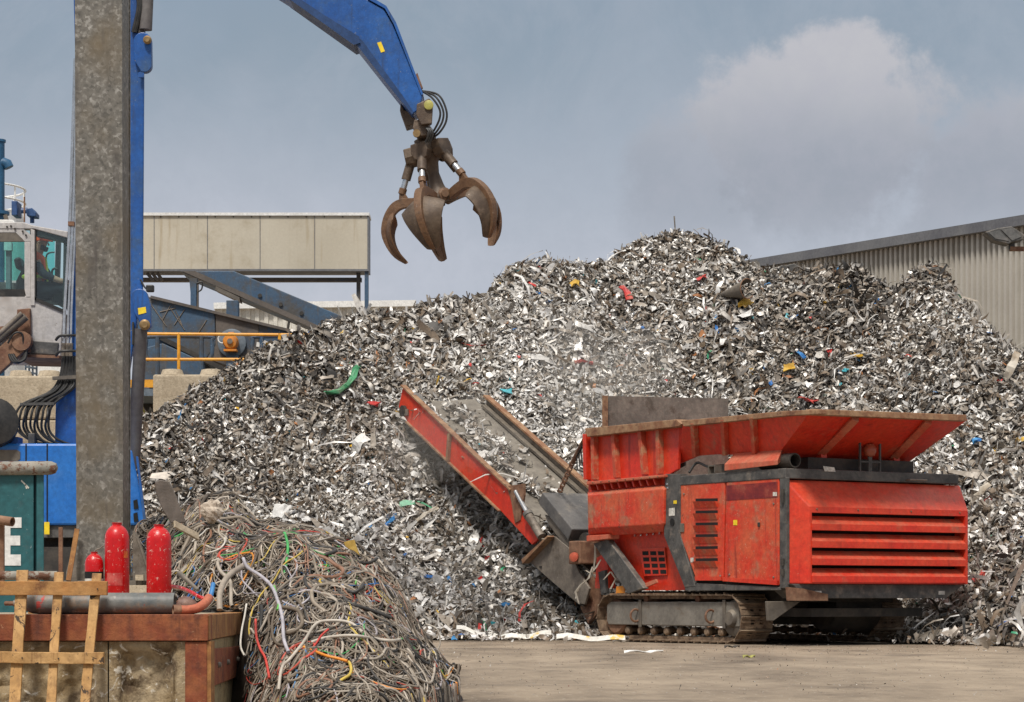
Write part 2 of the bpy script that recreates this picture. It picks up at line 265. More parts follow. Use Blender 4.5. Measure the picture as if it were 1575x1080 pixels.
# ---------- camera, sky, sun
cam=bpy.data.cameras.new('camera'); co=bpy.data.objects.new('camera',cam); COL.objects.link(co); SC.camera=co
co.location=(0,0,EYE); co.rotation_euler=(math.radians(90),0,0); cam.sensor_width=36; cam.lens=36*F/1575; cam.shift_y=(HZ-540)/1575
cam.clip_start=.1; cam.clip_end=2000
SUN_EL, SUN_AZ = math.radians(57), math.radians(196)      # azimuth from +Y towards +X
w=bpy.data.worlds.new('World'); SC.world=w; w.use_nodes=True
def sky():
    nt=w.node_tree; N=nt.nodes; L=nt.links; bg=N['Background']; out=N['World Output']
    st=N.new('ShaderNodeTexSky'); st.sky_type='NISHITA'; st.sun_disc=False; st.sun_elevation=SUN_EL; st.sun_rotation=SUN_AZ; st.dust_density=2; st.air_density=1.2
    L.new(st.outputs[0],bg.inputs[0]); bg.inputs[1].default_value=.07
    tc=N.new('ShaderNodeTexCoord'); d=tc.outputs['Generated']
    def math_(op,a,b=None,c=None,clamp=False):
        n=N.new('ShaderNodeMath'); n.operation=op; n.use_clamp=clamp
        for i,v in enumerate((a,b,c)):
            if v is None: continue
            if isinstance(v,(int,float)): n.inputs[i].default_value=v
            else: L.new(v,n.inputs[i])
        return n.outputs[0]
    def noise(scale,det,rough,vec=d,dist=0.0):
        n=N.new('ShaderNodeTexNoise'); n.inputs['Scale'].default_value=scale; n.inputs['Detail'].default_value=det; n.inputs['Roughness'].default_value=rough; n.inputs['Distortion'].default_value=dist
        L.new(vec,n.inputs['Vector']); return n.outputs['Fac']
    def sm(v,a,b,t0=0.,t1=1.):
        n=N.new('ShaderNodeMapRange'); n.interpolation_type='SMOOTHSTEP'; n.inputs['From Min'].default_value=a; n.inputs['From Max'].default_value=b
        n.inputs['To Min'].default_value=t0; n.inputs['To Max'].default_value=t1; L.new(v,n.inputs['Value']); return n.outputs['Result']
    def mix(f,A,B):
        x=N.new('ShaderNodeMix'); x.data_type='RGBA'
        (L.new(f,x.inputs['Factor']) if not isinstance(f,float) else setattr(x.inputs['Factor'],'default_value',f))
        for s_,v in ((x.inputs[6],A),(x.inputs[7],B)):
            if isinstance(v,tuple): s_.default_value=v+(1,)
            else: L.new(v,s_)
        return x.outputs[2]
    sep=N.new('ShaderNodeSeparateXYZ'); L.new(d,sep.inputs[0]); X,Z=sep.outputs['X'],sep.outputs['Z']
    soft=noise(5,5,.55,dist=.4); fine=noise(60,9,.66); mid=noise(24,7,.62,dist=.3)
    # high thin overcast: pale near the horizon, bluer and greyer higher up
    h=math_('ADD',Z,math_('MULTIPLY',math_('SUBTRACT',soft,.5),.10))
    veil=mix(sm(h,.13,.235),(.475,.492,.558),(.25,.308,.372))
    veil=mix(sm(h,.21,.30),veil,(.22,.29,.37))
    veil=mix(sm(Z,.28,.75),veil,(.98,.94,.885))                     # the cloud deck overhead is bright
    veil=mix(sm(soft,.50,.72,0.,.35),veil,(.42,.45,.52)); veil=mix(sm(noise(13,9,.66,dist=.5),.40,.66,0.,.42),veil,(.36,.395,.455)); veil=mix(sm(noise(90,6,.7),.35,.65,0.,.10),veil,(.27,.30,.36))
    # one low cumulus bank on the right
    def bank(cx,cz,rx,rzu,rzd,wob):
        u=math_('DIVIDE',math_('SUBTRACT',X,cx),rx)
        dz=math_('SUBTRACT',Z,cz); up=math_('DIVIDE',math_('MAXIMUM',dz,0.),rzu); dn=math_('DIVIDE',math_('MINIMUM',dz,0.),rzd)
        q=math_('ADD',math_('MULTIPLY',u,u),math_('ADD',math_('MULTIPLY',up,up),math_('MULTIPLY',dn,dn)))
        q=math_('SQRT',q); wv=math_('ADD',math_('MULTIPLY',math_('SUBTRACT',mid,.5),wob),math_('MULTIPLY',math_('SUBTRACT',fine,.5),wob*.9))
        return math_('ADD',q,wv)
    b1=bank(.124,.196,.062,.034,.055,.75); b0=bank(.134,.217,.030,.021,.03,.75); b2=bank(.212,.172,.058,.036,.08,.8); b3=bank(.080,.178,.036,.032,.06,.8)
    c1=math_('MAXIMUM',sm(b1,1.06,.74),sm(b0,1.06,.76)); c2=sm(b2,1.08,.70,0.,.9); c3=sm(b3,1.12,.6,0.,.7)
    cc=math_('MAXIMUM',math_('MAXIMUM',c1,c2),c3)
    lit=sm(math_('ADD',Z,math_('MULTIPLY',math_('SUBTRACT',mid,.5),.03)),.176,.228)
    cloud=mix(lit,(.305,.325,.375),(.47,.465,.49)); cloud=mix(sm(fine,.35,.7,0.,.3),cloud,(.40,.395,.45))
    low=sm(math_('ADD',Z,math_('MULTIPLY',math_('SUBTRACT',mid,.5),.02)),.128,.172)
    colr=mix(math_('MULTIPLY',cc,low),veil,cloud)
    b2_=N.new('ShaderNodeBackground'); L.new(colr,b2_.inputs[0]); b2_.inputs[1].default_value=1.0
    ms=N.new('ShaderNodeMixShader'); ms.inputs[0].default_value=.90
    L.new(bg.outputs[0],ms.inputs[1]); L.new(b2_.outputs[0],ms.inputs[2]); L.new(ms.outputs[0],out.inputs[0])
sky()
sl=bpy.data.lights.new('sun','SUN'); so=bpy.data.objects.new('sun',sl); COL.objects.link(so)
sl.energy=2.9; sl.angle=math.radians(10); sl.color=(1,.95,.88)
sd=Vector((math.sin(SUN_AZ)*math.cos(SUN_EL),math.cos(SUN_AZ)*math.cos(SUN_EL),math.sin(SUN_EL)))
so.rotation_euler=sd.to_track_quat('Z','Y').to_euler(); so.location=sd*60
SC.view_settings.view_transform='Standard'; SC.view_settings.look='None'; SC.view_settings.exposure=0.24; SC.view_settings.gamma=1
SC.cycles.max_bounces=6; SC.cycles.transparent_max_bounces=12; SC.cycles.use_denoising=True

# ---------- ground
def ground():
    m=bpy.data.materials.new('dusty_yard_ground'); m.use_nodes=True; nt=m.node_tree; N=nt.nodes; L=nt.links; b=N['Principled BSDF']; tc=N.new('ShaderNodeTexCoord')
    def noise(sc,det,vec): 
        n=N.new('ShaderNodeTexNoise'); n.inputs['Scale'].default_value=sc; n.inputs['Detail'].default_value=det; n.inputs['Roughness'].default_value=.65; L.new(vec,n.inputs['Vector']); return n.outputs['Fac']
    mp=N.new('ShaderNodeMapping'); mp.inputs['Scale'].default_value=(1,.45,1); L.new(tc.outputs['Object'],mp.inputs['Vector']); v=mp.outputs['Vector']
    r=N.new('ShaderNodeValToRGB'); e=r.color_ramp.elements; e[0].position=.38; e[0].color=(.12,.09,.062,1); e[1].position=.62; e[1].color=(.36,.285,.205,1); k=e.new(.5); k.color=(.25,.195,.138,1)
    wn=noise(.35,6,v); wm=N.new('ShaderNodeMath'); wm.operation='MULTIPLY_ADD'; wm.inputs[1].default_value=.55; L.new(wn,wm.inputs[0])
    w2=N.new('ShaderNodeMath'); w2.operation='MULTIPLY'; w2.inputs[1].default_value=.45; L.new(noise(1.3,13,v),w2.inputs[0]); L.new(w2.outputs[0],wm.inputs[2]); L.new(wm.outputs[0],r.inputs[0])
    r2=N.new('ShaderNodeValToRGB'); e=r2.color_ramp.elements; e[0].position=.54; e[0].color=(0,0,0,1); e[1].position=.8; e[1].color=(.7,.7,.7,1); L.new(noise(11,10,v),r2.inputs[0])
    x=N.new('ShaderNodeMix'); x.data_type='RGBA'; L.new(r2.outputs['Color'],x.inputs['Factor']); L.new(r.outputs['Color'],x.inputs[6]); x.inputs[7].default_value=(.14,.10,.07,1)
    r3=N.new('ShaderNodeValToRGB'); e=r3.color_ramp.elements; e[0].position=.62; e[0].color=(0,0,0,1); e[1].position=.68; e[1].color=(1,1,1,1); L.new(noise(26,5,v),r3.inputs[0])
    x2=N.new('ShaderNodeMix'); x2.data_type='RGBA'; L.new(r3.outputs['Color'],x2.inputs['Factor']); L.new(x.outputs[2],x2.inputs[6]); x2.inputs[7].default_value=(.36,.31,.25,1)
    x3=N.new('ShaderNodeMix'); x3.data_type='RGBA'; r4=N.new('ShaderNodeValToRGB'); e=r4.color_ramp.elements; e[0].position=.57; e[0].color=(0,0,0,1); e[1].position=.68; e[1].color=(.65,.65,.65,1); L.new(noise(.55,9,tc.outputs['Object']),r4.inputs[0])
    L.new(r4.outputs['Color'],x3.inputs['Factor']); L.new(x2.outputs[2],x3.inputs[6]); x3.inputs[7].default_value=(.085,.066,.05,1); L.new(x3.outputs[2],b.inputs['Base Color']); b.inputs['Roughness'].default_value=.85
    bp=N.new('ShaderNodeBump'); bp.inputs['Strength'].default_value=.5; bp.inputs['Distance'].default_value=.04; L.new(noise(9,10,v),bp.inputs['Height']); L.new(bp.outputs['Normal'],b.inputs['Normal'])
    mb=MB(); xs=[-400,-40,-12]+[-12+i*.6 for i in range(1,41)]+[40,400]; ys=[-60,0,8]+[8+i*.6 for i in range(1,48)]+[60,800]
    rows=[[(x_,y_, (.035*vnoise(np.array([x_*.5]),np.array([y_*.4]))[0] if (abs(x_)<12 and 8<y_<36) else 0)-.012) for x_ in xs] for y_ in ys]
    o=mb.grid(rows).build('ground',m,smooth=True); tag(o,'dusty brown compacted yard floor','ground',kind='structure')
ground()
# ---------- the heap of shredded metal
SKY=np.array([(60,800),(110,728),(150,690),(205,655),(240,640),(300,600),(345,579),(385,562),(420,547),(450,530),(500,508),(530,493),(570,482),(620,480),(680,464),(720,470),(752,466),(764,438),(800,420),(850,407),(900,407),(935,408),(960,388),(990,371),(1040,357),(1080,367),(1120,382),(1150,402),(1170,416),(1210,424),(1260,420),(1310,423),(1345,434),(1368,448),(1388,444),(1405,424),(1432,416),(1456,428),(1470,450),(1490,472),(1530,512),(1575,548),(1650,600),(1800,690),(1950,800),(2100,916)],float)
RID=np.array([(60,37),(205,39),(300,39.5),(450,40.5),(600,41.6),(760,43),(1040,45),(1200,43.6),(1300,43),(1430,41.5),(1500,39.8),(1575,38.2),(1800,35.5),(2100,33)])
FOOT=np.array([(60,34.8),(205,34.5),(700,34.4),(850,34.3),(905,34.5),(960,35.6),(1100,36.4),(1230,35.6),(1330,33.6),(1400,32.4),(1470,31.4),(1520,30.7),(1600,30.0),(1800,29.3),(2100,29.6)])
def pile_ridge(px):
    Y=np.interp(px,RID[:,0],RID[:,1]); y=np.interp(px,SKY[:,0],SKY[:,1])+5; return Y, EYE+(HZ-y)*Y/F
def pile_z(X,Y):
    px=CX+F*X/Y; Yr,Zr=pile_ridge(px); Yf=np.interp(px,FOOT[:,0],FOOT[:,1])+.45*vnoise(px*.021,px*0+3.3)
    s=(Y-Yf)/(Yr-Yf); p=np.interp(px,[1100,1400],[1.25,1.1])
    z=np.where(s<=1, Zr*np.sign(s)*np.abs(s)**p, Zr-.75*np.maximum(Y-Yr-.25,0))
    env=np.clip(s*5,0,1)*np.clip((1.06-s)*5,.18,1)
    n=.62*vnoise(X*.42+9,Y*.42)+.36*vnoise(X*.95,Y*.95+7)+.38*vnoise(X*2.1+3,Y*2.1)+.22*vnoise(X*4.6,Y*4.6)
    return z+n*env
def scrap():
    # core surface under the loose pieces
    pxs=np.arange(60,2080,9.0); ss=np.linspace(-.04,1.35,110)
    PXg,Sg=np.meshgrid(pxs,ss,indexing='ij'); Yr,_=pile_ridge(PXg); Yf=np.interp(PXg,FOOT[:,0],FOOT[:,1]); Y=Yf+Sg*(Yr-Yf); X=(PXg-CX)*Y/F
    Z=pile_z(X,Y)-.05
    n,m=PXg.shape; V=np.stack([X,Y,Z],-1).reshape(-1,3); i,j=np.meshgrid(np.arange(n-1),np.arange(m-1),indexing='ij'); b=(i*m+j).ravel()
    Q=np.stack([b,b+m,b+m+1,b+1],-1); C=np.tile([.11,.092,.074,0.],(len(V),1))
    # loose pieces
    Nf=172000
    px=np.where(RNG.random(Nf)<.87,RNG.uniform(95,1620,Nf),RNG.uniform(1620,2070,Nf)); s=RNG.uniform(-.015,1.06,Nf); s[:9000]=.01-RNG.exponential(.05,9000)
    Yr,_=pile_ridge(px); Yf=np.interp(px,FOOT[:,0],FOOT[:,1]); Y=Yf+s*(Yr-Yf); X=(px-CX)*Y/F
    return V,Q,C,X,Y
def pieces(X,Y,Zf,big=1.0,tint=None,lay=.62,zmin=.012):
    "curled strips and torn plates lying on the surface Zf(X,Y)"
    N=len(X); e=.06; z0=Zf(X,Y); nx=-(Zf(X+e,Y)-Zf(X-e,Y))/(2*e); ny=-(Zf(X,Y+e)-Zf(X,Y-e))/(2*e)
    n=np.stack([nx,ny,np.ones(N)],-1)+RNG.normal(0,lay,(N,3)); n/=np.linalg.norm(n,axis=1)[:,None]
    a=RNG.normal(0,1,(N,3)); t=a-n*np.sum(a*n,1)[:,None]; t/=np.linalg.norm(t,axis=1)[:,None]; b=np.cross(n,t)
    kind=RNG.random(N)
    L=np.exp(RNG.normal(math.log(.140),.50,N))*big; W=np.exp(RNG.normal(math.log(.042),.42,N))*big
    cl=vnoise(X*.8+17,Y*.8)+.5*vnoise(X*2.2,Y*2.2+9); sc=np.exp(.75*cl); L*=sc; W*=sc; lng=kind<.17; L[lng]*=1.85; W[lng]*=.6; sq=kind>.84; L[sq]*=.72; W[sq]*=1.7; W=np.minimum(W,L*.9)
    curl=RNG.normal(0,1.9,N); curl[kind<.25]*=1.6; tw=RNG.normal(0,1.0,N); bend=RNG.normal(0,1.2,N)*(~sq)
    K=5; V=np.zeros((N,K,2,3)); c=np.stack([X,Y,np.maximum(z0,0)+np.abs(RNG.normal(0,.055,N))*big+.01],-1)
    pos=np.zeros((N,3)); ds=L/(K-1); th0=-curl/2; 
    pts=[]
    for k in range(K):
        u=k/(K-1); th=th0+curl*u; ph=bend*(u-.5)
        d=t*np.cos(th)[:,None]+n*np.sin(th)[:,None]; d=d*np.cos(ph)[:,None]+b*np.sin(ph)[:,None]
        pts.append(pos.copy()); pos=pos+d*ds[:,None]
        nn=n*np.cos(th)[:,None]-t*np.sin(th)[:,None]; al=tw*(u-.5); wd=b*np.cos(al)[:,None]+nn*np.sin(al)[:,None]
        ww=W*(.5+RNG.normal(0,.10,N)); ww=ww*(1.0 if 0<k<K-1 else .62)
        V[:,k,0]=pts[k]-wd*ww[:,None]; V[:,k,1]=pts[k]+wd*ww[:,None]
    mid=V.mean(axis=(1,2)); V+= (c-mid)[:,None,None,:]
    V+=RNG.normal(0,.006,V.shape)*big
    lo=V[...,2].min(axis=(1,2)); lift=np.maximum(zmin-lo,0); V[...,2]+=lift[:,None,None]
    base=(np.arange(N)*K*2)[:,None]; Q=[]
    for k in range(K-1): Q.append(np.concatenate([base+2*k,base+2*k+1,base+2*k+3,base+2*k+2],1))
    Q=np.stack(Q,1).reshape(-1,4)
    # own colours: bare bright metal, pale paint, grey, earth brown, near black, a few loud ones
    r=RNG.random(N); pat=vnoise(X*.33+4,Y*.33)+.6*vnoise(X*.9,Y*.9+5) if tint is None else np.full(N,tint)
    if tint is None: pat=pat+.55*np.exp(-((X+.3)/2.6)**2)*np.exp(-((Y-37.5)/3.2)**2)+.35*np.exp(-((X+1.8)/1.6)**2)*np.exp(-((Y-35.2)/1.3)**2)-.30*(1/(1+np.exp(-(X-3.6)*1.4)))*(1/(1+np.exp(-(Y-37)*.9)))-.14/(1+np.exp((X+4.2)*1.3))-.04
    r=np.clip(r-pat*.42-.0,0,1); v=RNG.random(N)[:,None]; C=np.zeros((N,4))
    def put(mask,c1,c2,metal): C[mask,:3]=(np.array(c1)+(np.array(c2)-np.array(c1))*v[mask]); C[mask,3]=metal
    put(r<.19,(.54,.515,.48),(.78,.76,.73),.15); put((r>=.19)&(r<.44),(.37,.345,.31),(.58,.545,.50),.3); put((r>=.44)&(r<.72),(.19,.165,.135),(.35,.30,.245),.1)
    put((r>=.72)&(r<.89),(.11,.080,.055),(.21,.155,.105),0); put(r>=.89,(.03,.027,.024),(.08,.067,.055),0)
    q=RNG.random(N)
    put(q<.0012,(.5,.02,.02),(.6,.05,.04),0); put((q>.002)&(q<.0034),(.62,.36,.03),(.7,.45,.06),0); put((q>.004)&(q<.0056),(.02,.12,.40),(.05,.25,.5),0)
    put((q>.006)&(q<.0066),(.03,.30,.13),(.08,.35,.2),0); put((q>.008)&(q<.012),(.45,.20,.08),(.35,.14,.05),0); put((q>.014)&(q<.0146),(.03,.35,.42),(.06,.4,.45),0)
    return V.reshape(-1,3),Q,np.repeat(C,K*2,axis=0)
V0,Q0,C0,pX,pY=scrap()
V1,Q1,C1=pieces(pX,pY,pile_z)
k_=RNG.integers(0,len(pX),420); Vb,Qb,Cb_=pieces(pX[k_],pY[k_],pile_z,1.8); Q1=np.concatenate([Q1,Qb+len(V1)]); V1=np.concatenate([V1,Vb]); C1=np.concatenate([C1,Cb_])
o=np_mesh('scrap_heap',np.concatenate([V0,V1]),np.concatenate([Q0,Q1+len(V0)]),M['shred'],np.concatenate([C0,C1]))
tag(o,'huge grey heap of shredded scrap metal behind the red shredder','scrap heap',kind='stuff')

# pieces that stand out of the heap, each its own thing
def on_heap(px,py):
    "first point of the heap's surface met by the line of sight through a photo position"
    Y=np.linspace(28,48,900); X=(px-CX)*Y/F; z=EYE+(HZ-py)*Y/F; h=np.nan_to_num(pile_z(X,Y)); k=np.argmax(h>=z); 
    return Vector((X[k],Y[k],z[k])) if h[k]>=z[k] else P(px,py,41)
def rag(name,label,cat,pts,wid,m,group=None,lift=.10):
    "torn strip draped over the heap along photo positions"
    c=[on_heap(*p)+Vector((0,-lift,lift*.8)) for p in pts]; R=random.Random(len(label)); rows=[]
    n=len(c)
    for i,p in enumerate(c):
        d=(c[min(i+1,n-1)]-c[max(i-1,0)]).normalized(); up=Vector((0,-.62,.78)); s=d.cross(up); s=s.normalized() if s.length>1e-3 else Vector((1,0,0))
        wv=(wid[i] if hasattr(wid,'__len__') else wid)
        rows.append([p+s*wv*k+Vector((R.uniform(-.03,.03),R.uniform(-.06,.03),R.uniform(-.03,.05))) for k in (-.5,-.2,.15,.5)])
    o=MB().sheet(rows,(0,.006,-.012)).build(name,m); return tag(o,label,cat,group)
M['green']=mat('green_plastic_sheet',(.03,.20,.08),(.06,.28,.13),.5,s=6,dirt=(.2,.25,.15))
M['redsc']=mat('red_plastic_scrap',(.45,.03,.03),(.5,.08,.06),.5,s=8,dirt=(.35,.14,.1))
M['bluesc']=mat('blue_plastic_scrap',(.03,.15,.42),(.06,.25,.5),.5,s=8)
M['aqua']=mat('aqua_plastic_scrap',(.05,.36,.42),(.09,.42,.48),.5,s=8)
M['yelsc']=mat('yellow_plastic_scrap',(.62,.38,.04),(.5,.3,.05),.6,s=8,dirt=(.35,.22,.1))
rag('plastic_sheet','torn green plastic strip high on the left slope of the heap','plastic sheet',[(501,614),(520,610),(535,601),(543,590),(548,576),(553,571)],[.03,.05,.07,.10,.14,.10],M['green'])
for nm,lb,pts,wd,mk in [
 ('red_scrap','red rag below the left summit of the heap',[(955,449),(962,456),(966,470)],.20,'redsc'),
 ('red_scrap','flat red strip lying across the dusty middle of the heap',[(884,567),(895,563),(911,564)],.12,'redsc'),
 ('red_scrap','red plate near the right end of the green plastic strip',[(566,629),(577,630),(585,630)],.14,'redsc'),
 ('red_scrap','red cloth scrap just above the hopper rim',[(1230,620),(1240,622),(1252,627)],.16,'redsc'),
 ('red_scrap','red scrap right of the rear grille low on the heap',[(1496,905),(1503,898),(1510,892)],.15,'redsc'),
 ('red_scrap','small bright red scrap right of the heap\'s summit',[(1073,437),(1079,435),(1085,433)],.13,'redsc'),
 ('blue_scrap','blue plastic piece on the upper right slope above the hopper',[(1224,547),(1231,552),(1237,557)],.15,'bluesc'),
 ('blue_scrap','dark blue strip on the lower left slope above the cables',[(594,818),(602,810),(612,796)],.14,'bluesc'),
 ('blue_scrap','small blue scrap near the ground between cables and shredder',[(690,897),(691,902),(692,907)],.14,'bluesc'),
 ('blue_scrap','small blue scrap to the right of the hopper',[(1494,688),(1500,686),(1506,688)],.13,'bluesc'),
 ('aqua_scrap','aqua plastic piece behind the far conveyor side',[(775,609),(782,611),(789,610)],.15,'aqua'),
 ('aqua_scrap','aqua plastic piece on the right slope above the hopper',[(1294,578),(1299,577),(1304,577)],.11,'aqua'),
 ('yellow_scrap','yellow crumpled piece right of the grey front board of the hopper',[(1205,575),(1213,572),(1220,570)],.20,'yelsc'),
 ('yellow_scrap','orange yellow piece high on the right slope',[(1311,553),(1318,557),(1325,558)],.15,'yelsc'),
 ('yellow_scrap','orange yellow piece beside the dark curved sheet',[(1138,480),(1146,475),(1153,470)],.22,'yelsc'),
 ('yellow_scrap','yellow piece on the crest below the left summit',[(880,446),(886,443),(892,445)],.18,'yelsc')]:
    rag(nm,lb,nm.replace('_',' '),pts,wd*.72,M[mk],'loud scraps on the heap')
def curved_sheet():
    c=on_heap(1135,462)+Vector((0,-.2,.05)); t=thing('bent_metal_sheet','dark curved metal sheet like a scoop near the top of the heap','metal sheet',c,-.85)
    rows=[[(-.42+.72*u, .17*math.cos(a)*(.12+.95*u)-.1, .17*math.sin(a)*(.12+.95*u)+.04+.06*u) for a in np.linspace(.9,5.6,20)] for u in np.linspace(0,1,6)]
    MB().sheet(rows,(0,.012,.004)).build('sheet',M['steelmid'],t,smooth=True)
    MB().tube([(.30,.17*math.cos(a)*1.07-.1,.17*math.sin(a)*1.07+.10) for a in np.linspace(.9,5.6,20)],.010,6).build('rolled_edge',M['rust'],t)
curved_sheet()
def slab(name,label,px,py,L,W,ang,m,tilt=.3):
    c=on_heap(px,py)+Vector((0,-.12,.08)); R=random.Random(px); rows=[[Vector((L*(u-.5),0,W*(k-.5)))+Vector((0,R.uniform(-.02,.02)-.10*math.sin(u*3),R.uniform(-.02,.02))) for k in (0,.5,1)] for u in np.linspace(0,1,7)]
    rot=Matrix.Rotation(ang,3,'Y')@Matrix.Rotation(-tilt,3,'X'); rows=[[c+rot@p for p in r] for r in rows]
    tag(MB().sheet(rows,(0,.015,.01)).build(name,m),label,name.replace('_',' '))
M['pale']=mat('pale_torn_sheet',(.55,.50,.42),(.42,.36,.28),.6,s=4,dirt=(.25,.19,.13),bump=.2)
slab('torn_metal_strip','pale upright torn strip at the right edge of the heap',1553,575,.55,.12,-1.15,M['pale'])
slab('flattened_metal_sheet','long brown flattened sheet lying at the foot of the heap on the right',1480,993,1.3,.14,.03,M['steelmid'],.9)
slab('bent_strip','pale bent strip on the slope right of the rear grille',1505,770,.42,.08,-.9,M['pale'])
slab('torn_plate','bright torn aluminium plate on the left slope below the green strip',554,692,.34,.17,-.9,M['white'])
slab('paper_sheet','crumpled white sheet low on the heap behind the cables',437,797,.34,.22,.2,M['white'])
slab('long_lath','long pale lath lying on the low left slope',655,803,.5,.05,-.6,M['pale'])
# ---------- red tracked shredder. Local axes: x from the near side to the far side, y from the rear to the front, z up
SA=math.radians(32); sc_,ss_=math.cos(SA),math.sin(SA); S0=Vector(((1207-CX)*29.8/F,29.8,0))
SH=thing('scrap_shredder','large red tracked scrap shredder with a hopper and raised conveyor in front of the heap','shredder',S0,SA)
def smooth_path_(p): return smooth_path(p)
def SP(px,py,x=0.0):
    t=(px-CX)/F; y=(S0.x+x*sc_-t*(S0.y+x*ss_))/(ss_+t*sc_); Yw=S0.y+x*ss_+y*sc_; return Vector((x,y,EYE+(HZ-py)*Yw/F))
def RP(px,py,y=0.0):
    t=(px-CX)/F; x=(t*(S0.y+y*sc_)-S0.x+y*ss_)/(sc_-t*ss_); Yw=S0.y+x*ss_+y*sc_; return Vector((x,y,EYE+(HZ-py)*Yw/F))
def sp(pts,x=0.0): return [SP(a,b,x) for a,b in pts]
M['rib']=mat('scuffed_red_rib',(.42,.075,.035),(.50,.05,.02),.6,s=5,dirt=(.40,.19,.10),dirt_s=5,dirt_amt=(.48,.66))
M['tframe']=mat('dusty_track_frame',(.15,.135,.115),(.22,.20,.17),.65,s=3,dirt=(.11,.085,.06),dirt_s=4,settle=(.34,.29,.23),speck=(.34,.3,.25),speck_s=30,bump=.2)
def shredder():
    B=.008
    # chassis
    mb=MB().box((.6,.45,.55),(2.2,4.35,.70)).box((.08,.10,.70),(2.98,2.25,2.08)).box((.35,2.25,.80),(2.75,4.2,1.5)); mb.box((.6,.2,.36),(2.5,1.6,.47))
    ch=mb.build('chassis',M['dark'],SH)
    mb=MB().prism([(0.0,-.14,.783),(2.93,-.14,.783),(2.62,-.14,.60),(.25,-.14,.60)],(0,.5,0)); mb.build('rear_cross_beam',M['frame'],SH,B)
    MB().prism([RP(1205,903,-.15)+Vector((.03,0,0)),RP(1232,905,-.15),RP(1272,914,-.15),RP(1272,924,-.15),RP(1207,924,-.15)+Vector((.03,0,0))],(0,-.02,0)).build('rusty_corner_plate',M['rust'],ch)
    MB().prism([RP(1180,925,.1),RP(1232,925,.1),RP(1190,955,.1),RP(1182,955,.1)],(0,.05,0)).build('gusset_plate',M['steelmid'],SH,B)
    mb=MB(); mb.lathe([(.0,0),(.30,0),(.33,.05),(.33,.75),(.30,.8),(0,.8)],(1.35,.9,.48),(1,0,0),28); mb.build('drive_drum',M['dark'],SH,smooth=True)
    for px in (1258,1448):
        a=RP(px,909,-.145); MB().box((a.x-.05,-.146,a.z-.05),(a.x+.06,-.141,a.z+.0)).build('sticker',M['paper'],SH)
    # top frame and side frame
    mb=MB().box((-.03,-.05,2.125),(2.92,2.28,2.255)); fr=mb.build('top_frame',M['frame'],SH,.012)
    mb=MB().prism(sp([(1023,729),(1047,729),(1046,744),(1046,824),(1069,902),(1053,904),(1021,824)],-.035),(.12,0,0)); 
    mb.prism(sp([(1053,904),(1068,902),(1070,897),(1200,903),(1200,908),(1054,909)],-.03),(.08,0,0))
    mb.prism(sp([(1199,734),(1209,734),(1209,905),(1199,905)],-.025),(.06,0,0)); mb.build('side_frame',M['frame'],SH,B)
    c=SP(1034,803,-.04); MB().lathe([(0,0),(.05,0),(.05,.006),(0,.006)],c,(-1,0,0),16).build('round_hole',M['hole'],SH)
    mb=MB().prism(sp([(1029,782),(1038,781),(1038,793),(1029,794)],-.0355),(-.003,0,0)).build('sticker',M['paper'],SH)
    for px,py in ((1026,745),(1027,751)): MB().lathe([(0,0),(.018,0),(.012,.012),(0,.014)],SP(px,py,-.035),(-1,0,0),10).build('bolt',M['chrome'],SH)
    # side doors
    dl=MB().prism(sp([(1046,745),(1115,741),(1112,893),(1071,893),(1046,824)],-.02),(.04,0,0)).build('side_door',M['red_worn'],SH,.012)
    dr=MB().prism(sp([(1117,741),(1198,736),(1198,900),(1114,894)],-.02),(.04,0,0)).build('side_door',M['red_worn'],SH,.012)
    dr['label']='worn side door with a darker strip across its top'
    MB().prism(sp([(1117,747),(1196,741),(1196,765),(1117,770)],-.021),(-.004,0,0)).build('dark_strip',mat('dark_red_label_strip',(.16,.012,.015),(.26,.03,.02),.55,s=4,dirt=(.3,.1,.06),speck=(.45,.2,.14),speck_s=22),dr)
    MB().prism(sp([(1189,757),(1195,757),(1195,763),(1189,763)],-.026),(-.003,0,0)).build('sticker',M['paper'],dr)
    MB().prism(sp([(1071,887),(1112,887),(1112,893),(1072,893)],-.022),(-.03,0,0)).build('door_sill',M['red'],dl); MB().prism(sp([(1114,888),(1198,893),(1198,900),(1114,894)],-.022),(-.03,0,0)).build('door_sill',M['red'],dr)
    for y0 in (766,784.5,803,821,839.5,858):
        a=sp([(1070,y0+1),(1104,y0+.5)],-.021); b=sp([(1070,y0+5.5),(1104,y0+5)],-.021); c=sp([(1070,y0+15),(1104,y0+14.5)],-.021)
        MB().prism([a[0],a[1],b[1],b[0]],(-.003,0,0)).build('louvre_slot',M['hole'],dl)
        o=Vector((-.055,0,0)); MB().add([b[0]+o,b[1]+o,b[1],b[0],c[0],c[1],c[0]+o*.2,c[1]+o*.2],[(0,1,2,3),(0,1,7,6),(6,7,5,4),(0,3,4,6),(1,2,5,7)]).build('louvre',M['red_worn'],dl)
    a=SP(1049.5,812,-.022); MB().box((a.x-.012,a.y-.05,a.z-.06),(a.x,a.y+.05,a.z+.06)).build('latch',M['steelmid'],dl,B)
    a=SP(1168,807,-.022); MB().box((a.x-.02,a.y-.02,a.z-.03),(a.x,a.y+.02,a.z+.03)).build('latch',M['dark'],dr,B)
    for py in (757,768,864,880): MB().tube([SP(1203.5,py-5,-.045),SP(1203.5,py+6,-.045)],.022,8).build('hinge',M['dark'],SH)
    # rear engine cover with grille
    W=3.08; zt,zc,zb=2.11,1.765,.785
    A=[(0,0,zt),(W-.12,0,zt),(W,0,zc),(W,0,zb),(0,0,zb)]
    y=-.25; xl,xr=.20,2.90; ox0,ox1,oz0,oz1=xl+.035,xr-.05,zb+.02,zc-.075
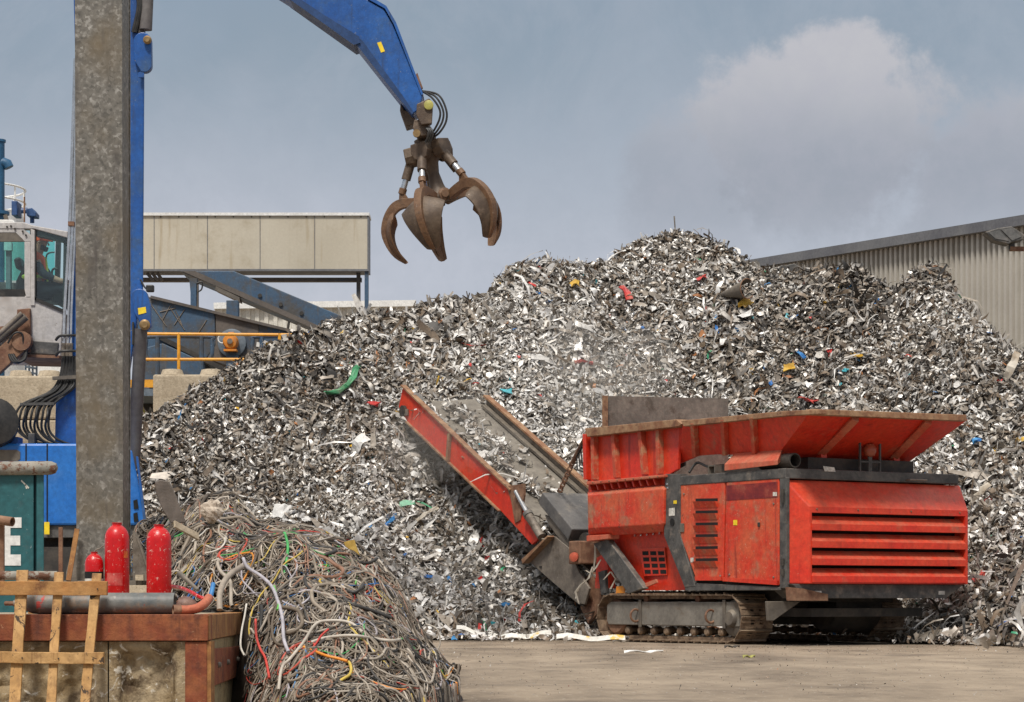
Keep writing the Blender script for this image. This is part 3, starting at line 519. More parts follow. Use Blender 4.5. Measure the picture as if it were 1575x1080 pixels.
    v=[(0,0,zt),(W-.10,0,zt),(xl,y,zc),(xr,y,zc),(0,0,zb),(xl,y,zb),(xr,y,zb),(W,0,zb),(W,0,zc),(ox0,y,oz1),(ox1,y,oz1),(ox0,y,oz0),(ox1,y,oz0),(0,1.0,zt),(W-.1,1.0,zt),(W,1.0,zb),(0.02,1.0,zb)]
    f=[(0,1,3,2),(0,2,5,4),(3,1,8),(3,8,7,6),(2,3,10,9),(3,6,12,10),(6,5,11,12),(5,2,9,11),(4,5,6,7),(1,14,15,7,8)]
    ec=MB().add(v,f).build('engine_cover',M['red'],SH,.015)
    MB().box((.03,.04,zb+.02),(.06,1.0,zt-.02)).build('cover_side_panel',M['red'],ec)
    MB().box((ox0-.01,-.05,oz0-.01),(ox1+.01,-.03,oz1+.01)).build('grille_back',M['hole'],ec)
    mb=MB(); 
    for x in (ox0-.004,ox1-.006): mb.box((x,y+.004,oz0-.01),(x+.010,-.05,oz1+.01))
    mb.box((ox0,y+.004,oz1),(ox1,-.05,oz1+.008)); mb.build('grille_jamb',M['red'],ec)
    ph=(oz1-oz0)/4
    for k in range(4):
        z0=oz0+k*ph; s=MB().sheet([[(ox0,y-.012,z0),(ox1,y-.012,z0)],[(ox0,y-.012,z0+ph*.36),(ox1,y-.012,z0+ph*.36)],[(ox0,y+.10,z0+ph*.82),(ox1,y+.10,z0+ph*.82)]],(0,.012,-.004)); s.build('grille_slat',M['red'],ec)
    MB().prism([RP(1266,717,-.06),RP(1283,719,-.06),RP(1285,726,-.06),RP(1268,725,-.06)],(0,-.003,0)).build('sticker',M['paper'],fr)
    # hopper: front section
    hp=MB().prism(sp([(903,666),(1046,650),(1042,722),(1023,734),(903,742)],.03),(.05,0,0)).build('hopper',M['red'],SH,B)
    for (a,b) in (((906,668),(907,738)),((918,668),(919,738)),((949,664),(953,735)),((990,660),(996,730)),((1018,657),(1019,729)),):
        MB().prism([SP(a[0]-2.6,a[1],.03),SP(a[0]+2.6,a[1],.03),SP(b[0]+2.2,b[1],.03),SP(b[0]-2.2,b[1],.03)],(-.085,0,0)).build('hopper_rib',M['rib'] if a[0]>910 else M['red'],hp,.004)
    mb=MB(); p=sp([(902,741),(1021,730),(1021,734),(902,746)],-.10); mb.prism(p,(.16,0,0)); mb.build('hopper_shelf',M['red_dusty'],hp,B)
    MB().prism(sp([(905,744),(1021,733),(1021,750),(905,760)],.05),(.04,0,0)).build('recess_panel',M['red'],hp)
    for k in range(10):
        u=917+k*11; yy=744-(u-905)*.09; MB().prism(sp([(u-4,yy),(u-2,yy),(u+2,yy+12),(u,yy+12)],.05),(-.10,0,0)).build('recess_rib',M['red'],hp)
    p0=sp([(904,757),(1021,747)],-.03); p1=sp([(904,762),(1021,752)],-.08); p2=sp([(905,813),(1020,806)],-.08); p3=sp([(905,826),(1020,818)],.02)
    bx=MB().sheet([p0,p1,p2,p3],(.05,0,0)).build('hopper_box',M['red_worn'],hp,.012); 
    MB().prism([p0[0],p1[0],p2[0],p3[0]],(0,-.02,0)).build('box_end_plate',M['red_worn'],hp); 
    MB().prism(sp([(902,824),(935,822),(935,829),(902,833)],-.06),(.2,0,0)).build('box_foot',M['red_dusty'],hp,B)
    # hopper: near rim bars
    MB().prism(sp([(899,659),(1040,645),(1048,652),(1044,656),(903,672)],-.12),(.20,0,0)).build('hopper_rim',M['rim'],hp,B)
    # hopper: flared section
    top=[SP(a,b,-.10) for a,b in ((1050,651),(1080,648),(1122,644),(1165,640),(1245,635))]; bot=[SP(a,b,.15) for a,b in ((1046,713),(1074,701),(1100,699),(1140,700),(1193,704))]
    fl=MB().sheet([top,bot],(.03,0,0)).build('hopper_flare',M['red'],SH,.004)
    MB().prism(sp([(1036,655),(1056,653),(1052,716),(1030,728)],.22),(.03,0,0)).build('gap_shade_plate',M['dark'],SH)  # dark plate added so the gap beside the flare looks shaded
    for i,(a,b) in enumerate((((1071,650),(1074,702)),((1117,645),(1120,700)),((1162,641),(1166,700)))):
        q=[SP(a[0]-2.6,a[1],-.10),SP(a[0]+2.6,a[1],-.10),SP(b[0]+2.6,b[1]-1,.15),SP(b[0]-2.6,b[1]-1,.15)]; MB().prism(q,(-.075,0,-.02)).build('flare_rib',M['rib'],fl,.004)
    MB().prism(sp([(1047,647),(1207,632),(1262,630),(1262,637),(1207,640),(1051,656)],-.17),(.12,0,0)).build('flare_rim',M['rim'],fl,B)
    A_=SP(1245,635,-.10); yR=A_.y; Bp=RP(1487,645,yR); Cb=SP(1193,704,.15); Db=RP(1392,713,Cb.y)
    rp=MB().sheet([[A_.lerp(Bp,u) for u in np.linspace(0,1,5)],[Cb.lerp(Db,u) for u in np.linspace(0,1,5)]],(0,.03,.01)).build('rear_flare',M['red'],SH,.004)
    MB().prism([RP(1248,629,yR-.08),RP(1487,638,yR-.08),RP(1487,648,yR-.08),RP(1248,638,yR-.08)],(0,.12,0)).build('flare_rim',M['rim'],rp,B)
    far_t=[Bp,Vector((Bp.x+.1,2.0,Bp.z+.02)),Vector((Bp.x+.1,4.4,Bp.z-.05))]; far_b=[Db,Vector((2.3,2.0,2.3)),Vector((2.6,4.4,2.2))]
    MB().sheet([far_t,far_b],(.03,0,0)).build('far_flare',M['red'],SH)
    for a,b in (((1316,643),(1262,697)),((1428,648),(1374,703))):
        t=(A_.z-EYE)
        p=RP(a[0],a[1],yR+.02); q=RP(b[0],b[1],Cb.y-.12); MB().bar(p,q,.085,.10,(0,-1,.4)).build('flare_strut',M['red_dusty'],rp,B)
        MB().bar(q+Vector((0,0,.06)),Vector((q.x+.05,q.y,2.24)),.11,.10).build('flare_post',M['red'],rp,B)
    MB().box((.5,.15,2.25),(2.3,2.2,2.42)).build('engine_deck',M['dark'],SH)
    # cover box, exhaust, little bracket, work lamp
    c=[SP(1130,697,.12),SP(1203,691,.12),SP(1196,708,-.06),SP(1114,714,-.06)]
    MB().hexa([c[3]+Vector((0,0,-.09)),c[2]+Vector((0,0,-.06)),c[1]+Vector((0,0,-.15)),c[0]+Vector((0,0,-.15))],[c[3],c[2],c[1],c[0]]).build('exhaust_cover',M['red_dusty'],SH,B)
    a=SP(1209,709,.12); MB().pipe(a+Vector((.02,-.16,0)),a+Vector((.02,.5,0)),.095,.078).build('exhaust_pipe',M['dark'],SH,smooth=True)
    a=SP(1097,716,0); MB().box((a.x-.03,a.y-.08,2.25),(a.x+.08,a.y-.06,2.37)).box((a.x-.03,a.y+.06,2.25),(a.x+.08,a.y+.08,2.37)).box((a.x-.03,a.y-.06,2.35),(a.x+.08,a.y+.06,2.37)).build('bracket',M['steelmid'],SH)
    a=RP(1338,693,-.02); mb=MB()
    for dx in (-.17,.17): mb.box((a.x+dx-.012,a.y-.012,2.25),(a.x+dx+.012,a.y+.012,a.z+.14))
    mb.box((a.x-.158,a.y-.011,a.z+.118),(a.x+.158,a.y+.011,a.z+.139)); mb.box((a.x-.158,a.y-.011,a.z-.16),(a.x+.158,a.y+.011,a.z-.14)); mb.box((a.x-.03,a.y-.01,2.25),(a.x+.03,a.y+.012,a.z-.08))
    lg=mb.build('lamp_guard',M['frame'],SH)
    MB().lathe([(0,-.09),(.06,-.07),(.085,-.02),(.085,.03),(.05,.08),(0,.09)],a,(0,0,1),16).build('beacon',mat('dull_red_beacon',(.35,.07,.03),(.28,.10,.06),.4),lg,smooth=True)
    # board across the front end of the hopper
    q=[RP(930,609,4.4),RP(1120,613,4.4)]; MB().prism([Vector((q[0].x,4.4,2.3)),Vector((q[1].x,4.4,2.3)),q[1],q[0]],(0,.04,0)).build('front_board',M['steel'],SH)
    MB().box((q[0].x-.05,4.36,2.3),(q[0].x+.03,4.39,q[0].z)).build('board_edge',M['rim'],SH)
    # lower recess, diagonal beam
    lw=MB().prism(sp([(926,824),(1022,816),(1060,908),(975,908)],.22),(.05,0,0)).build('lower_panel',M['red'],SH)
    pn=MB().prism(sp([(984,844),(1024,842),(1027,885),(992,887)],.21),(-.02,0,0)).build('inspection_grille',M['red'],lw,B)
    for i in range(4):
        for j in range(3):
            a=988+j*12+i*1.2; b=848+i*9.5; MB().prism(sp([(a,b),(a+9,b),(a+9.5,b+6),(a+.5,b+6)],.189),(-.003,0,0)).build('grille_slot',M['hole'],pn)
    MB().prism(sp([(912,836),(934,829),(990,905),(966,914)],.03),(.10,0,0)).build('diagonal_beam',M['frame'],SH,.012)
    MB().prism(sp([(948,902),(960,901),(961,913),(947,914)],.1),(.01,0,0)).build('orange_marker',M['orange'],SH)
    MB().prism(sp([(992,897),(1008,891),(1010,896),(994,903)],.1),(.03,0,0)).build('step',M['red_dusty'],SH)
    for k in range(5):
        MB().lathe([(0,0),(.016,0),(.016,.015),(0,.015)],SP(977+k*9.5,824-k*.9,.21),(-1,0,0),8).build('bolt',M['chrome'],lw)
    # tracks
    def track(x0):
        tr=MB(); yc0,yc1,R,rz=1.22,3.95,.315,.335; wd=.53
        side=[]
        n1=26; Lf=yc1-yc0; per=2*Lf+2*math.pi*(R); N=42
        def at(d):
            d%=per
            if d<Lf: return yc0+d, rz-R, 0.0
            d-=Lf
            if d<math.pi*R: a=d/R; return yc1+math.sin(a)*R, rz-math.cos(a)*R, a
            d-=math.pi*R
            if d<Lf: return yc1-d, rz+R, math.pi
            d-=Lf; a=d/R; return yc0-math.sin(a)*R, rz+math.cos(a)*R, math.pi+a
        mb=MB(); st=per/N
        for k in range(N):
            y_,z_,a=at((k+.5)*st); t=Vector((0,math.cos(a),math.sin(a))); nrm=Vector((0,math.sin(a),-math.cos(a)))
            c=Vector((0,y_,z_)); h=st*.47
            def slab_(xa,xb,t0,t1,n0,n1): mb.hexa([c+Vector((xx,0,0))+t*tt+nrm*n0 for xx,tt in ((xa,t0),(xb,t0),(xb,t1),(xa,t1))],[c+Vector((xx,0,0))+t*tt+nrm*n1 for xx,tt in ((xa,t0),(xb,t0),(xb,t1),(xa,t1))])
            xa,xb=x0,x0+wd
            slab_(xa,xa+wd*.30,-h,h,-.012,.0); slab_(xb-wd*.30,xb,-h,h,-.012,.0); slab_(xa+wd*.42,xa+wd*.58,-h,h,-.012,.0)
            slab_(xa+wd*.30,xa+wd*.42,-h,-h*.35,-.012,.0); slab_(xa+wd*.30,xa+wd*.42,h*.35,h,-.012,.0); slab_(xa+wd*.58,xa+wd*.70,-h,-h*.35,-.012,.0); slab_(xa+wd*.58,xa+wd*.70,h*.35,h,-.012,.0)
            slab_(xa,xb,-h,-h*.72,.0,.022); slab_(xa+.02,xb-.02,-h*.2,h*.0,.0,.012)
            slab_(xa+wd*.25,xa+wd*.33,-h*1.05,h*1.05,-.06,-.012); slab_(xa+wd*.67,xa+wd*.75,-h*1.05,h*1.05,-.06,-.012)
        T=mb.build('track',M['trackm'],SH)
        xb=x0+.07
        MB().prism([(xb,1.05,.225),(xb,4.08,.225),(xb,4.12,.28),(xb,4.12,.50),(xb,4.02,.55),(xb,1.05,.55)],(.40,0,0)).build('track_frame',M['tframe'],T,.012)
        mb=MB(); mb.box((xb-.02,1.32,.20),(xb,1.38,.58)); mb.box((xb-.02,3.25,.20),(xb,3.31,.58)); mb.box((xb-.022,1.33,.54),(xb+.2,1.37,.56)); mb.build('frame_rib',M['steelmid'],T,.004)
        for y_ in (1.60,3.34):
            MB().ring((xb-.045,y_,.36),.085,.016,(0,1,0),20,8).build('tow_ring',M['rust'],T,smooth=True)
        for k in range(8): MB().lathe([(0,0),(.04,0),(.058,.02),(.058,.07),(.035,.09),(.035,.28),(.058,.30),(.058,.36),(0,.36)],(x0+.10,1.50+k*.31,.15),(1,0,0),16).build('roller',M['trackm'],T,smooth=True)
        for k in (0,1): MB().lathe([(0,0),(.05,0),(.05,.3),(0,.3)],(x0+.1,2.0+k*1.2,.585),(1,0,0),12).build('carrier_roller',M['rust'],T,smooth=True)
        MB().lathe([(0,-.04),(.09,-.04),(.12,0),(.12,.02),(.20,.03),(.24,.05),(.24,.38),(0,.38)],(x0+.06,yc0-.02,rz),(1,0,0),22).build('sprocket',M['steelmid'],T,smooth=True)
        MB().lathe([(0,0),(.22,.0),(.25,.03),(.25,.33),(0,.33)],(x0+.10,yc1,rz),(1,0,0),22).build('idler',M['rust'],T,smooth=True)
    track(0.0); track(2.27)
    # small fittings
    for px,py in ((1052,760),(1108,886),(1122,884),(1190,888),(1190,775)): MB().lathe([(0,0),(.016,0),(.012,.01),(0,.012)],SP(px,py,-.023),(-1,0,0),8).build('bolt',M['steel'],dr)
    for k in range(9): MB().lathe([(0,0),(.013,0),(.010,.010),(0,.012)],SP(912+k*12.5,742.5-k*1.1,-.10),(-1,0,0),8).build('bolt',M['rust'],hp)
    for px,py,w_,h_,mk in ((1036,770,5,5,'sticker'),(1062,858,5,7,'paper'),(1128,800,6,8,'sticker')): MB().prism(sp([(px,py),(px+w_,py-.3),(px+w_,py+h_),(px,py+h_)],-.0365 if px<1045 else -.0225),(-.002,0,0)).build('sticker',M[mk],SH)
    for x in (.32,1.0,1.9,2.75):
        for z in (.815,1.735): MB().lathe([(0,0),(.014,0),(.010,.010),(0,.012)],(x,-.25,z),(0,-1,0),8).build('bolt',M['rust'],ec)
    MB().tube(smooth_path_([SP(1060,727,-.02),SP(1072,712,.1),SP(1090,718,.05),SP(1108,716,.1)]),.018,8).build('hose',M['black'],SH,smooth=True)
    MB().tube([(2.0,-.055,2.16),(2.0,-.11,2.16),(2.3,-.11,2.16),(2.3,-.055,2.16)],.012,6).build('grab_handle',M['steel'],fr)
    # conveyor
    zb_=lambda y: 4.1+.53*(y-10.6)
    x1,x2=.40,1.90
    nb=MB().prism(sp([(613,626),(620,593),(788,754),(829,828),(818,838),(770,786),(690,711),(627,650)],x1),(.05,0,0)).build('conveyor_side',M['red'],SH,B)
    e=[SP(620,593,x1),SP(788,754,x1)]; MB().bar(e[0],e[1],.10,.025).build('side_lip',M['rim'],nb)
    e=[SP(627,649,x1),SP(770,786,x1)]; MB().bar(e[0],e[1],.09,.022).build('side_lip',M['rim'],nb)
    e=[SP(694,667,x1),SP(691,709,x1)]; MB().bar(e[0]+Vector((-.03,0,0)),e[1]+Vector((-.03,0,0)),.05,.06,(0,1,0)).build('side_rib',M['rim'],nb)
    a=SP(622,632,x1); MB().lathe([(0,-.05),(.09,-.05),(.09,.0),(.11,.02),(.11,1.5),(.09,1.52),(0,1.52)],a+Vector((.0,0,0)),(1,0,0),18).build('head_roller',M['dark'],SH,smooth=True)
    MB().box((x1-.04,a.y-.16,a.z-.09),(x1-.005,a.y+.10,a.z+.02)).build('bearing_block',M['steel'],SH,B)
    for px,py in ((686,680),(768,770)): pass
    y0,y1=4.9,10.75
    rows=[[(x,y_,zb_(y_)-.22-(.03*math.cos((x-1.15)*4))) for x in np.linspace(x1+.05,x2-.03,9)] for y_ in np.linspace(y0,y1,14)]
    MB().sheet(rows,(0,0,-.03)).build('conveyor_belt',mat('dusty_rubber_belt',(.16,.14,.115),(.22,.195,.16),.8,s=3,dirt=(.10,.085,.07),dirt_s=4,bump=.15),SH,smooth=True)
    fb=MB().prism([Vector((x2,10.42,zb_(10.42)+.02)),Vector((x2,7.3,zb_(7.3)+.02)),Vector((x2,5.0,zb_(5.0)+.02)),Vector((x2,5.0,zb_(5.0)-.4)),Vector((x2,10.42,zb_(10.42)-.4))],(.05,0,0)).build('conveyor_side',M['steel'],SH)
    MB().bar((x2,10.42,zb_(10.42)+.02),(x2,5.2,zb_(5.2)+.02),.12,.03).build('side_lip',M['rim'],fb)
    MB().bar((x2-.06,10.4,zb_(10.4)-.14),(x2-.06,5.2,zb_(5.2)-.14),.10,.04).build('belt_seal',M['steelmid'],fb)
    pass
    # overband magnet
    h0,h1=SP(834,757,.3),SP(880,814,.3); dn=Vector((0,-.06,-.20)).normalized(); nn=Vector((0,-(h0.z-h1.z),(h0.y-h1.y))).normalized()*-.2
    mg=MB().hexa([h0,h1,h1+Vector((1.45,0,0)),h0+Vector((1.45,0,0))],[h0+nn,h1+nn,h1+nn+Vector((1.45,0,0)),h0+nn+Vector((1.45,0,0))]).build('magnet_box',mat('dark_grey_magnet_cover',(.07,.067,.066),(.12,.112,.105),.45,s=3,dirt=(.2,.17,.13),speck=(.35,.3,.25),speck_s=25,bump=.1),SH,.015)
    c=h0.lerp(h1,.55)+Vector((.75,0,0)); MB().ring(c+Vector((0,0,.04)),.05,.014,(1,0,0)).build('lifting_eye',M['rust'],mg)
    MB().tube([c+Vector((0,-.03,.07)),SP(905,788,.45)],.014,6).build('tie_rod',M['dark'],mg)
    MB().lathe([(0,-.02),(.17,0),(.17,1.2),(0,1.22)],h1+Vector((.15,-.1,-.22)),(1,0,0),18).build('magnet_roller',M['dark'],mg,smooth=True)
    ub=sp([(838,792),(880,815),(873,845),(850,815),(842,803)],.34); MB().prism(ub,(.06,0,0)).build('magnet_bracket',M['steelmid'],mg)
    # chute at the tail of the conveyor
    ct=MB().prism(sp([(812,862),(853,825),(874,842),(890,880),(906,905),(899,930),(888,928),(850,896)],.33),(.04,0,0)).build('tail_chute',M['steel'],SH,B)
    rows=[[SP(px,py,x) for x in (.37,1.1,1.9)] for px,py in ((812,862),(850,896),(888,928),(899,934))]
    MB().sheet(rows,(0,.02,.02)).build('chute_floor',M['steelmid'],ct)
    MB().prism(sp([(812,861),(852,824),(853,826),(814,867)],.33),(-.12,0,0)).build('chute_flange',M['rim'],ct)
    a=SP(832,872,.33); MB().box((a.x-.012,a.y-.03,a.z-.02),(a.x,a.y+.03,a.z+.015)).build('chute_tab',M['dark'],ct)
    # conveyor cylinder
    p,q,r=SP(793,756,.36),SP(812,791,.36),SP(833,826,.36)
    MB().tube([p,q],.035,12).build('piston_rod',M['chrome'],SH,smooth=True); MB().tube([q,r],.065,14).build('cylinder_barrel',M['steel'],SH,smooth=True); MB().tube([q+(p-q)*.05,q-(p-q)*.08],.08,14).build('cylinder_collar',M['frame'],SH,smooth=True)
    MB().prism(sp([(779,748),(806,744),(806,762),(800,800),(792,805),(786,770)],.38),(.03,0,0)).build('cylinder_bracket',M['rust'],SH)
    # tie bar and chain
    a,b,c=SP(903,668,.02),SP(881,711,.3),SP(861,756,.6)
    MB().tube([a,b],.035,10).build('tie_bar',M['rust'],SH,smooth=True)
    mb=MB(); n=11
    for k in range(n):
        p=b.lerp(c,(k+.5)/n); mb.ring(p,.035,.012,(1,0,.3) if k%2 else (.2,1,.3),10,5)
    mb.build('chain',M['rust'],SH,smooth=True)
    mb=MB()
    for k in range(3): mb.tube([SP(903,672,.05),SP(893-k*3,690+k*6,.1),SP(896-k*4,715+k*4,.1),SP(905,722+k*3,.1)],.011,6)
    mb.build('hose',M['black'],SH)
    # machinery and hanging strips under the hopper's front end
    a=SP(893,850,.4); MB().lathe([(0,-.05),(.11,-.03),(.15,.02),(.15,.35),(.10,.42),(0,.42)],a,(1,-.2,.1),18).build('drive_motor',M['rust'],SH,smooth=True)
    a=SP(880,850,.2); MB().box((a.x,a.y-.2,a.z-.17),(a.x+.5,a.y+.1,a.z+.17)).build('gear_housing',M['rust'],SH,.02)
    a=SP(884,857,.18); MB().lathe([(0,0),(.07,0),(.07,.04),(.04,.05),(0,.05)],a,(-1,-.6,0),14).build('red_cap',M['red_dusty'],SH,smooth=True)
    MB().prism(sp([(918,858),(932,850),(938,905),(915,905)],.3),(.1,0,0)).build('front_stanchion',M['red'],SH); MB().prism(sp([(893,893),(912,880),(925,935),(905,960),(893,935)],.45),(.05,0,0)).build('front_skid',M['rust'],SH)
    MB().prism(sp([(920,880),(930,877),(932,912),(924,914)],.25),(.06,0,0)).build('front_prop',M['frame'],SH)
    straps=[[(915,840),(917,856),(913,872),(907,886),(893,899),(886,911),(889,930)],[(924,862),(918,874),(908,882),(899,876)],[(911,873),(907,890),(897,896),(887,905),(886,920)],[(928,893),(941,880),(946,890),(937,905)]]
    for i,s_ in enumerate(straps):
        c=[SP(px,py,.1) for px,py in s_]; n=len(c); rows=[[c[k]+Vector((-.02*math.sin(k*1.7),d*(1 if k%2 else .5),.012*math.cos(k))) for d in (-.025,.025)] for k in range(n)]
        MB().sheet(rows,(.006,0,0)).build('hanging_strap',M['pale'],SH,smooth=True)
    return zb_,x1,x2,nb
zb_,bx1,bx2,_nb=shredder()
# load on the belt
def belt_load():
    n=2300; y=5.4+5.0*RNG.random(n); x=np.clip(RNG.normal(.48,.27,n),.05,1.5)+bx1+.03; k=vnoise(x*2.3,y*1.6)+.5*vnoise(x*5,y*4); keep=(k>-.02); x,y=x[keep],y[keep]; x=np.minimum(x,bx2-.22)
    X=S0.x+x*sc_-y*ss_; Y=S0.y+x*ss_+y*sc_
    def zf(X_,Y_):
        dx,dy=X_-S0.x,Y_-S0.y; yl=-dx*ss_+dy*sc_; return 4.1+.53*(yl-10.6)-.20
    V,Q,C=pieces(X,Y,zf,.95,.28,.45); tag(np_mesh('belt_load',V,Q,M['shred'],C),'bright shredded scrap riding on the conveyor belt','scrap',kind='stuff')
belt_load()
def root_of(o):
    while o.parent: o=o.parent
    return o
def W(mb,name,m,parent,**k):
    "build world-coordinate geometry as a part of a thing that only has a location"
    o=mb.build(name,m,parent,**k); o.data.transform(Matrix.Translation(-Vector(root_of(o).location))); return o
def pp(pts,d): return [P(a,b,d) for a,b in pts]
def plate(pts,d,th): return MB().prism(pp(pts,d),th if isinstance(th,Vector) else (0,th,0))
# ---------- blue material handler
CR=thing('material_handler','tall blue material handler with raised cab and long boom behind the steel column','crane',P(110,918,31)-Vector((0,0,EYE)))
SHV=lambda v,px=227,d=30.:Vector(((px-CX)/F*v,v,0))
def crane():
    # upper body
    ub=W(plate([(-140,682),(118,682),(203,692),(227,808),(-140,808)],29.7,SHV(2.6)),'upper_body',M['bluelight'],CR,bevel=.03)
    for px in (40,72.5): W(plate([(px-1,683),(px+1,683),(px+1,806),(px-1,806)],29.694,.01),'panel_gap',M['hole'],ub)
    W(plate([(-60,692),(26,692),(31,695),(31,706),(27,709),(-60,709)],29.69,.02),'vent_recess',M['steelmid'],ub)
    W(plate([(209,702),(212,702),(225,807),(221,807)],29.66,.05),'edge_frame',M['blue'],ub)
    for py in (770,790): W(plate([(205,py),(211,py-2),(213,py+12),(206,py+13)],29.685,.02),'vent_recess',M['hole'],ub)
    W(plate([(-140,808),(229,808),(231,826),(-140,830)],29.75,SHV(2.4)),'body_skirt',M['frame'],CR,bevel=.01)
    W(plate([(68,803),(76,803),(76,822),(68,822)],29.68,.004),'sticker',M['sticker'],CR)
    W(plate([(-60,828),(190,826),(180,850),(-60,850)],30.1,SHV(1.6)),'slew_ring',M['dark'],CR)
    mb=MB(); a=P(60,870,30.6); b=P(98,865,30.6); mb.tube([a,b],.17,18); W(mb,'axle_drum',M['steel'],CR,smooth=True)
    for dx in (-1.3,.75):
        c=P(110,870,30.3)+Vector((dx,0,0)); c.z=.55
        for yy in (0,2.0):
            w_=MB().lathe([(.30,0),(.52,.0),(.55,.06),(.55,.30),(.52,.36),(.30,.36)],c+Vector((0,yy-.9,0)),(0,1,0),28); tw=W(w_,'wheel',M['black'],CR,smooth=True)
            W(MB().lathe([(0,.04),(.28,.04),(.30,.08),(.30,.3),(0,.3)],c+Vector((0,yy-.9,0)),(0,1,0),24),'wheel_rim',M['blue'],tw,smooth=True)
    W(MB().box((P(60,0,30).x-1.2,29.6,.5),(P(160,0,30).x+.6,32,1.25)),'undercarriage',M['dark'],CR)
    # air filter on the deck
    a=P(-6,655,29.9); W(MB().lathe([(0,-.02),(.30,0),(.33,.1),(.30,.35),(0,.42)],a+Vector((-.05,-.05,0)),(.35,-1,.1),24),'air_intake',M['black'],CR,smooth=True)
    W(MB().box((a.x-.2,a.y-.1,P(0,684,29.8).z),(a.x+.30,a.y+.2,P(0,672,29.8).z)),'intake_foot',M['blue'],CR)
    # boom: tower section behind the column
    bd=30.55; W(plate([(99,574),(106,520),(114,330),(116,100),(110,-120),(140,-170),(196,-150),(206,-60),(222,110),(220,445),(213,480),(196,590),(188,690),(86,690)],bd,SHV(.62)),'boom',M['blue'],CR,bevel=.02)
    W(plate([(86,600),(104,560),(140,560),(140,690),(84,690)],bd-.06,.05),'boom_foot',M['blue'],CR,bevel=.01)
    def lug(poly,py_c,px_c,r,name='boom_lug'):
        l=W(plate(poly,bd-.10,.12),name,M['blue'],CR,bevel=.01)
        c=P(px_c,py_c,bd-.13); W(MB().lathe([(0,0),(r,0),(r,.03),(r*.6,.045),(r*.6,.06),(0,.06)],c,(0,-1,0),20),'pin',M['bronze'],l,smooth=True)
        return l
    M['bronze']=mat('bronze_pin',(.30,.20,.09),(.22,.14,.06),.5,metal=.5,s=9)
    arc=lambda cx,cy,r,a0,a1,n=9:[(cx+r*math.cos(math.radians(a0+(a1-a0)*i/n)),cy+r*math.sin(math.radians(a0+(a1-a0)*i/n))) for i in range(n+1)]
    lug(arc(219,63,13.5,180,360)+arc(222,100,11,0,120)+[(206,92)],62,227,.055)
    W(plate([(212,112),(222,108),(221,119),(213,119)],bd-.09,.03),'small_lug',M['blue'],CR)
    l=lug(arc(214,457,13,190,350)+[(231,470)]+arc(224,500,8,0,110)+[(206,480)],500,223,.07)
    W(plate([(212,474),(224,472),(225,481),(213,484)],bd-.107,.004),'sticker',M['sticker'],l)
    for (px,py) in ((216,476),(218,479),(220,475)): pass
    W(plate([(196,512),(222,512),(220,690),(196,690)],bd-.02,.02),'shadow_plate',M['dark'],CR) if False else None
    mb=MB().tube([P(217,506,bd-.02),P(205,720,bd+.2)],.085,16); W(mb,'boom_cylinder',mat('dark_grey_cylinder',(.06,.055,.06),(.09,.085,.085),.45,s=3),CR,smooth=True)
    W(MB().box(tuple(P(203,530,bd-.05)),tuple(P(212,500,bd+.3))),'cylinder_head',M['dark'],CR)
    W(MB().tube([P(228,42,bd-.0),P(236,-140,bd+.0)],.075,16),'stick_cylinder',M['cylg'],CR,smooth=True) if 'cylg' in M else W(MB().tube([P(224,46,bd),P(233,-160,bd)],.085,16),'stick_cylinder',mat('grey_cylinder',(.10,.09,.09),(.13,.12,.115),.5,s=3),CR,smooth=True)
    W(MB().box(tuple(P(212,52,bd-.03)),tuple(P(224,30,bd+.2))),'cylinder_eye',M['dark'],CR,bevel=.01)
    W(MB().box(tuple(P(213,33,bd-.05)),tuple(P(222,20,bd+.1))),'hydraulic_fitting',M['chrome'],CR,bevel=.01)
    for i,dx in enumerate((0,3)):
        W(MB().tube(smooth_path([P(205+dx,50,bd-.03),P(212+dx,20,bd-.05),P(213+dx,0,bd-.05),P(206+dx,-30,bd-.04)]),.03,8),'hydraulic_hose',M['black'],CR,smooth=True)
    c=P(231,444,bd-.05); W(MB().box(tuple(c-Vector((.05,.05,.045))),tuple(c+Vector((.05,.05,.045)))),'work_lamp',M['black'],CR,bevel=.015)
    W(MB().tube(smooth_path([P(216,430,bd-.03),P(222,441,bd-.04),P(228,447,bd-.04)]),.012,6),'lamp_bracket',M['black'],CR)
    # silver pipes down the back of the boom, then the hose bundle
    for i in range(3):
        o=(0,6.5,11.5)[i]; pts=[P(115.5+o*.2,90+i*20,bd-.02-.02*i),P(111+o*.7,230,bd-.04),P(107+o*.75,350,bd-.05),P(100+o*.9,470,bd-.06),P(97.5+o*1.0,545,bd-.06)]
        W(MB().tube(smooth_path(pts,5),.017 if i else .022,8),'hydraulic_pipe',M['chrome'],CR,smooth=True)
        W(MB().tube([P(97.6+o*1.0,528,bd-.06),P(97+o,548,bd-.06)],.028,8),'pipe_union',M['steel'],CR,smooth=True)
    W(MB().box(tuple(P(104.5,347,bd-.12)),tuple(P(116,342.5,bd-.02))),'pipe_clamp',M['rust'],CR)
    for py in (517,541): W(MB().tube(smooth_path([P(86,py+6,bd-.1),P(92,py,bd-.16),P(104,py-1,bd-.17),P(117,py-1,bd-.12)]),.018,8),'hose_loop',M['black'],CR,smooth=True)
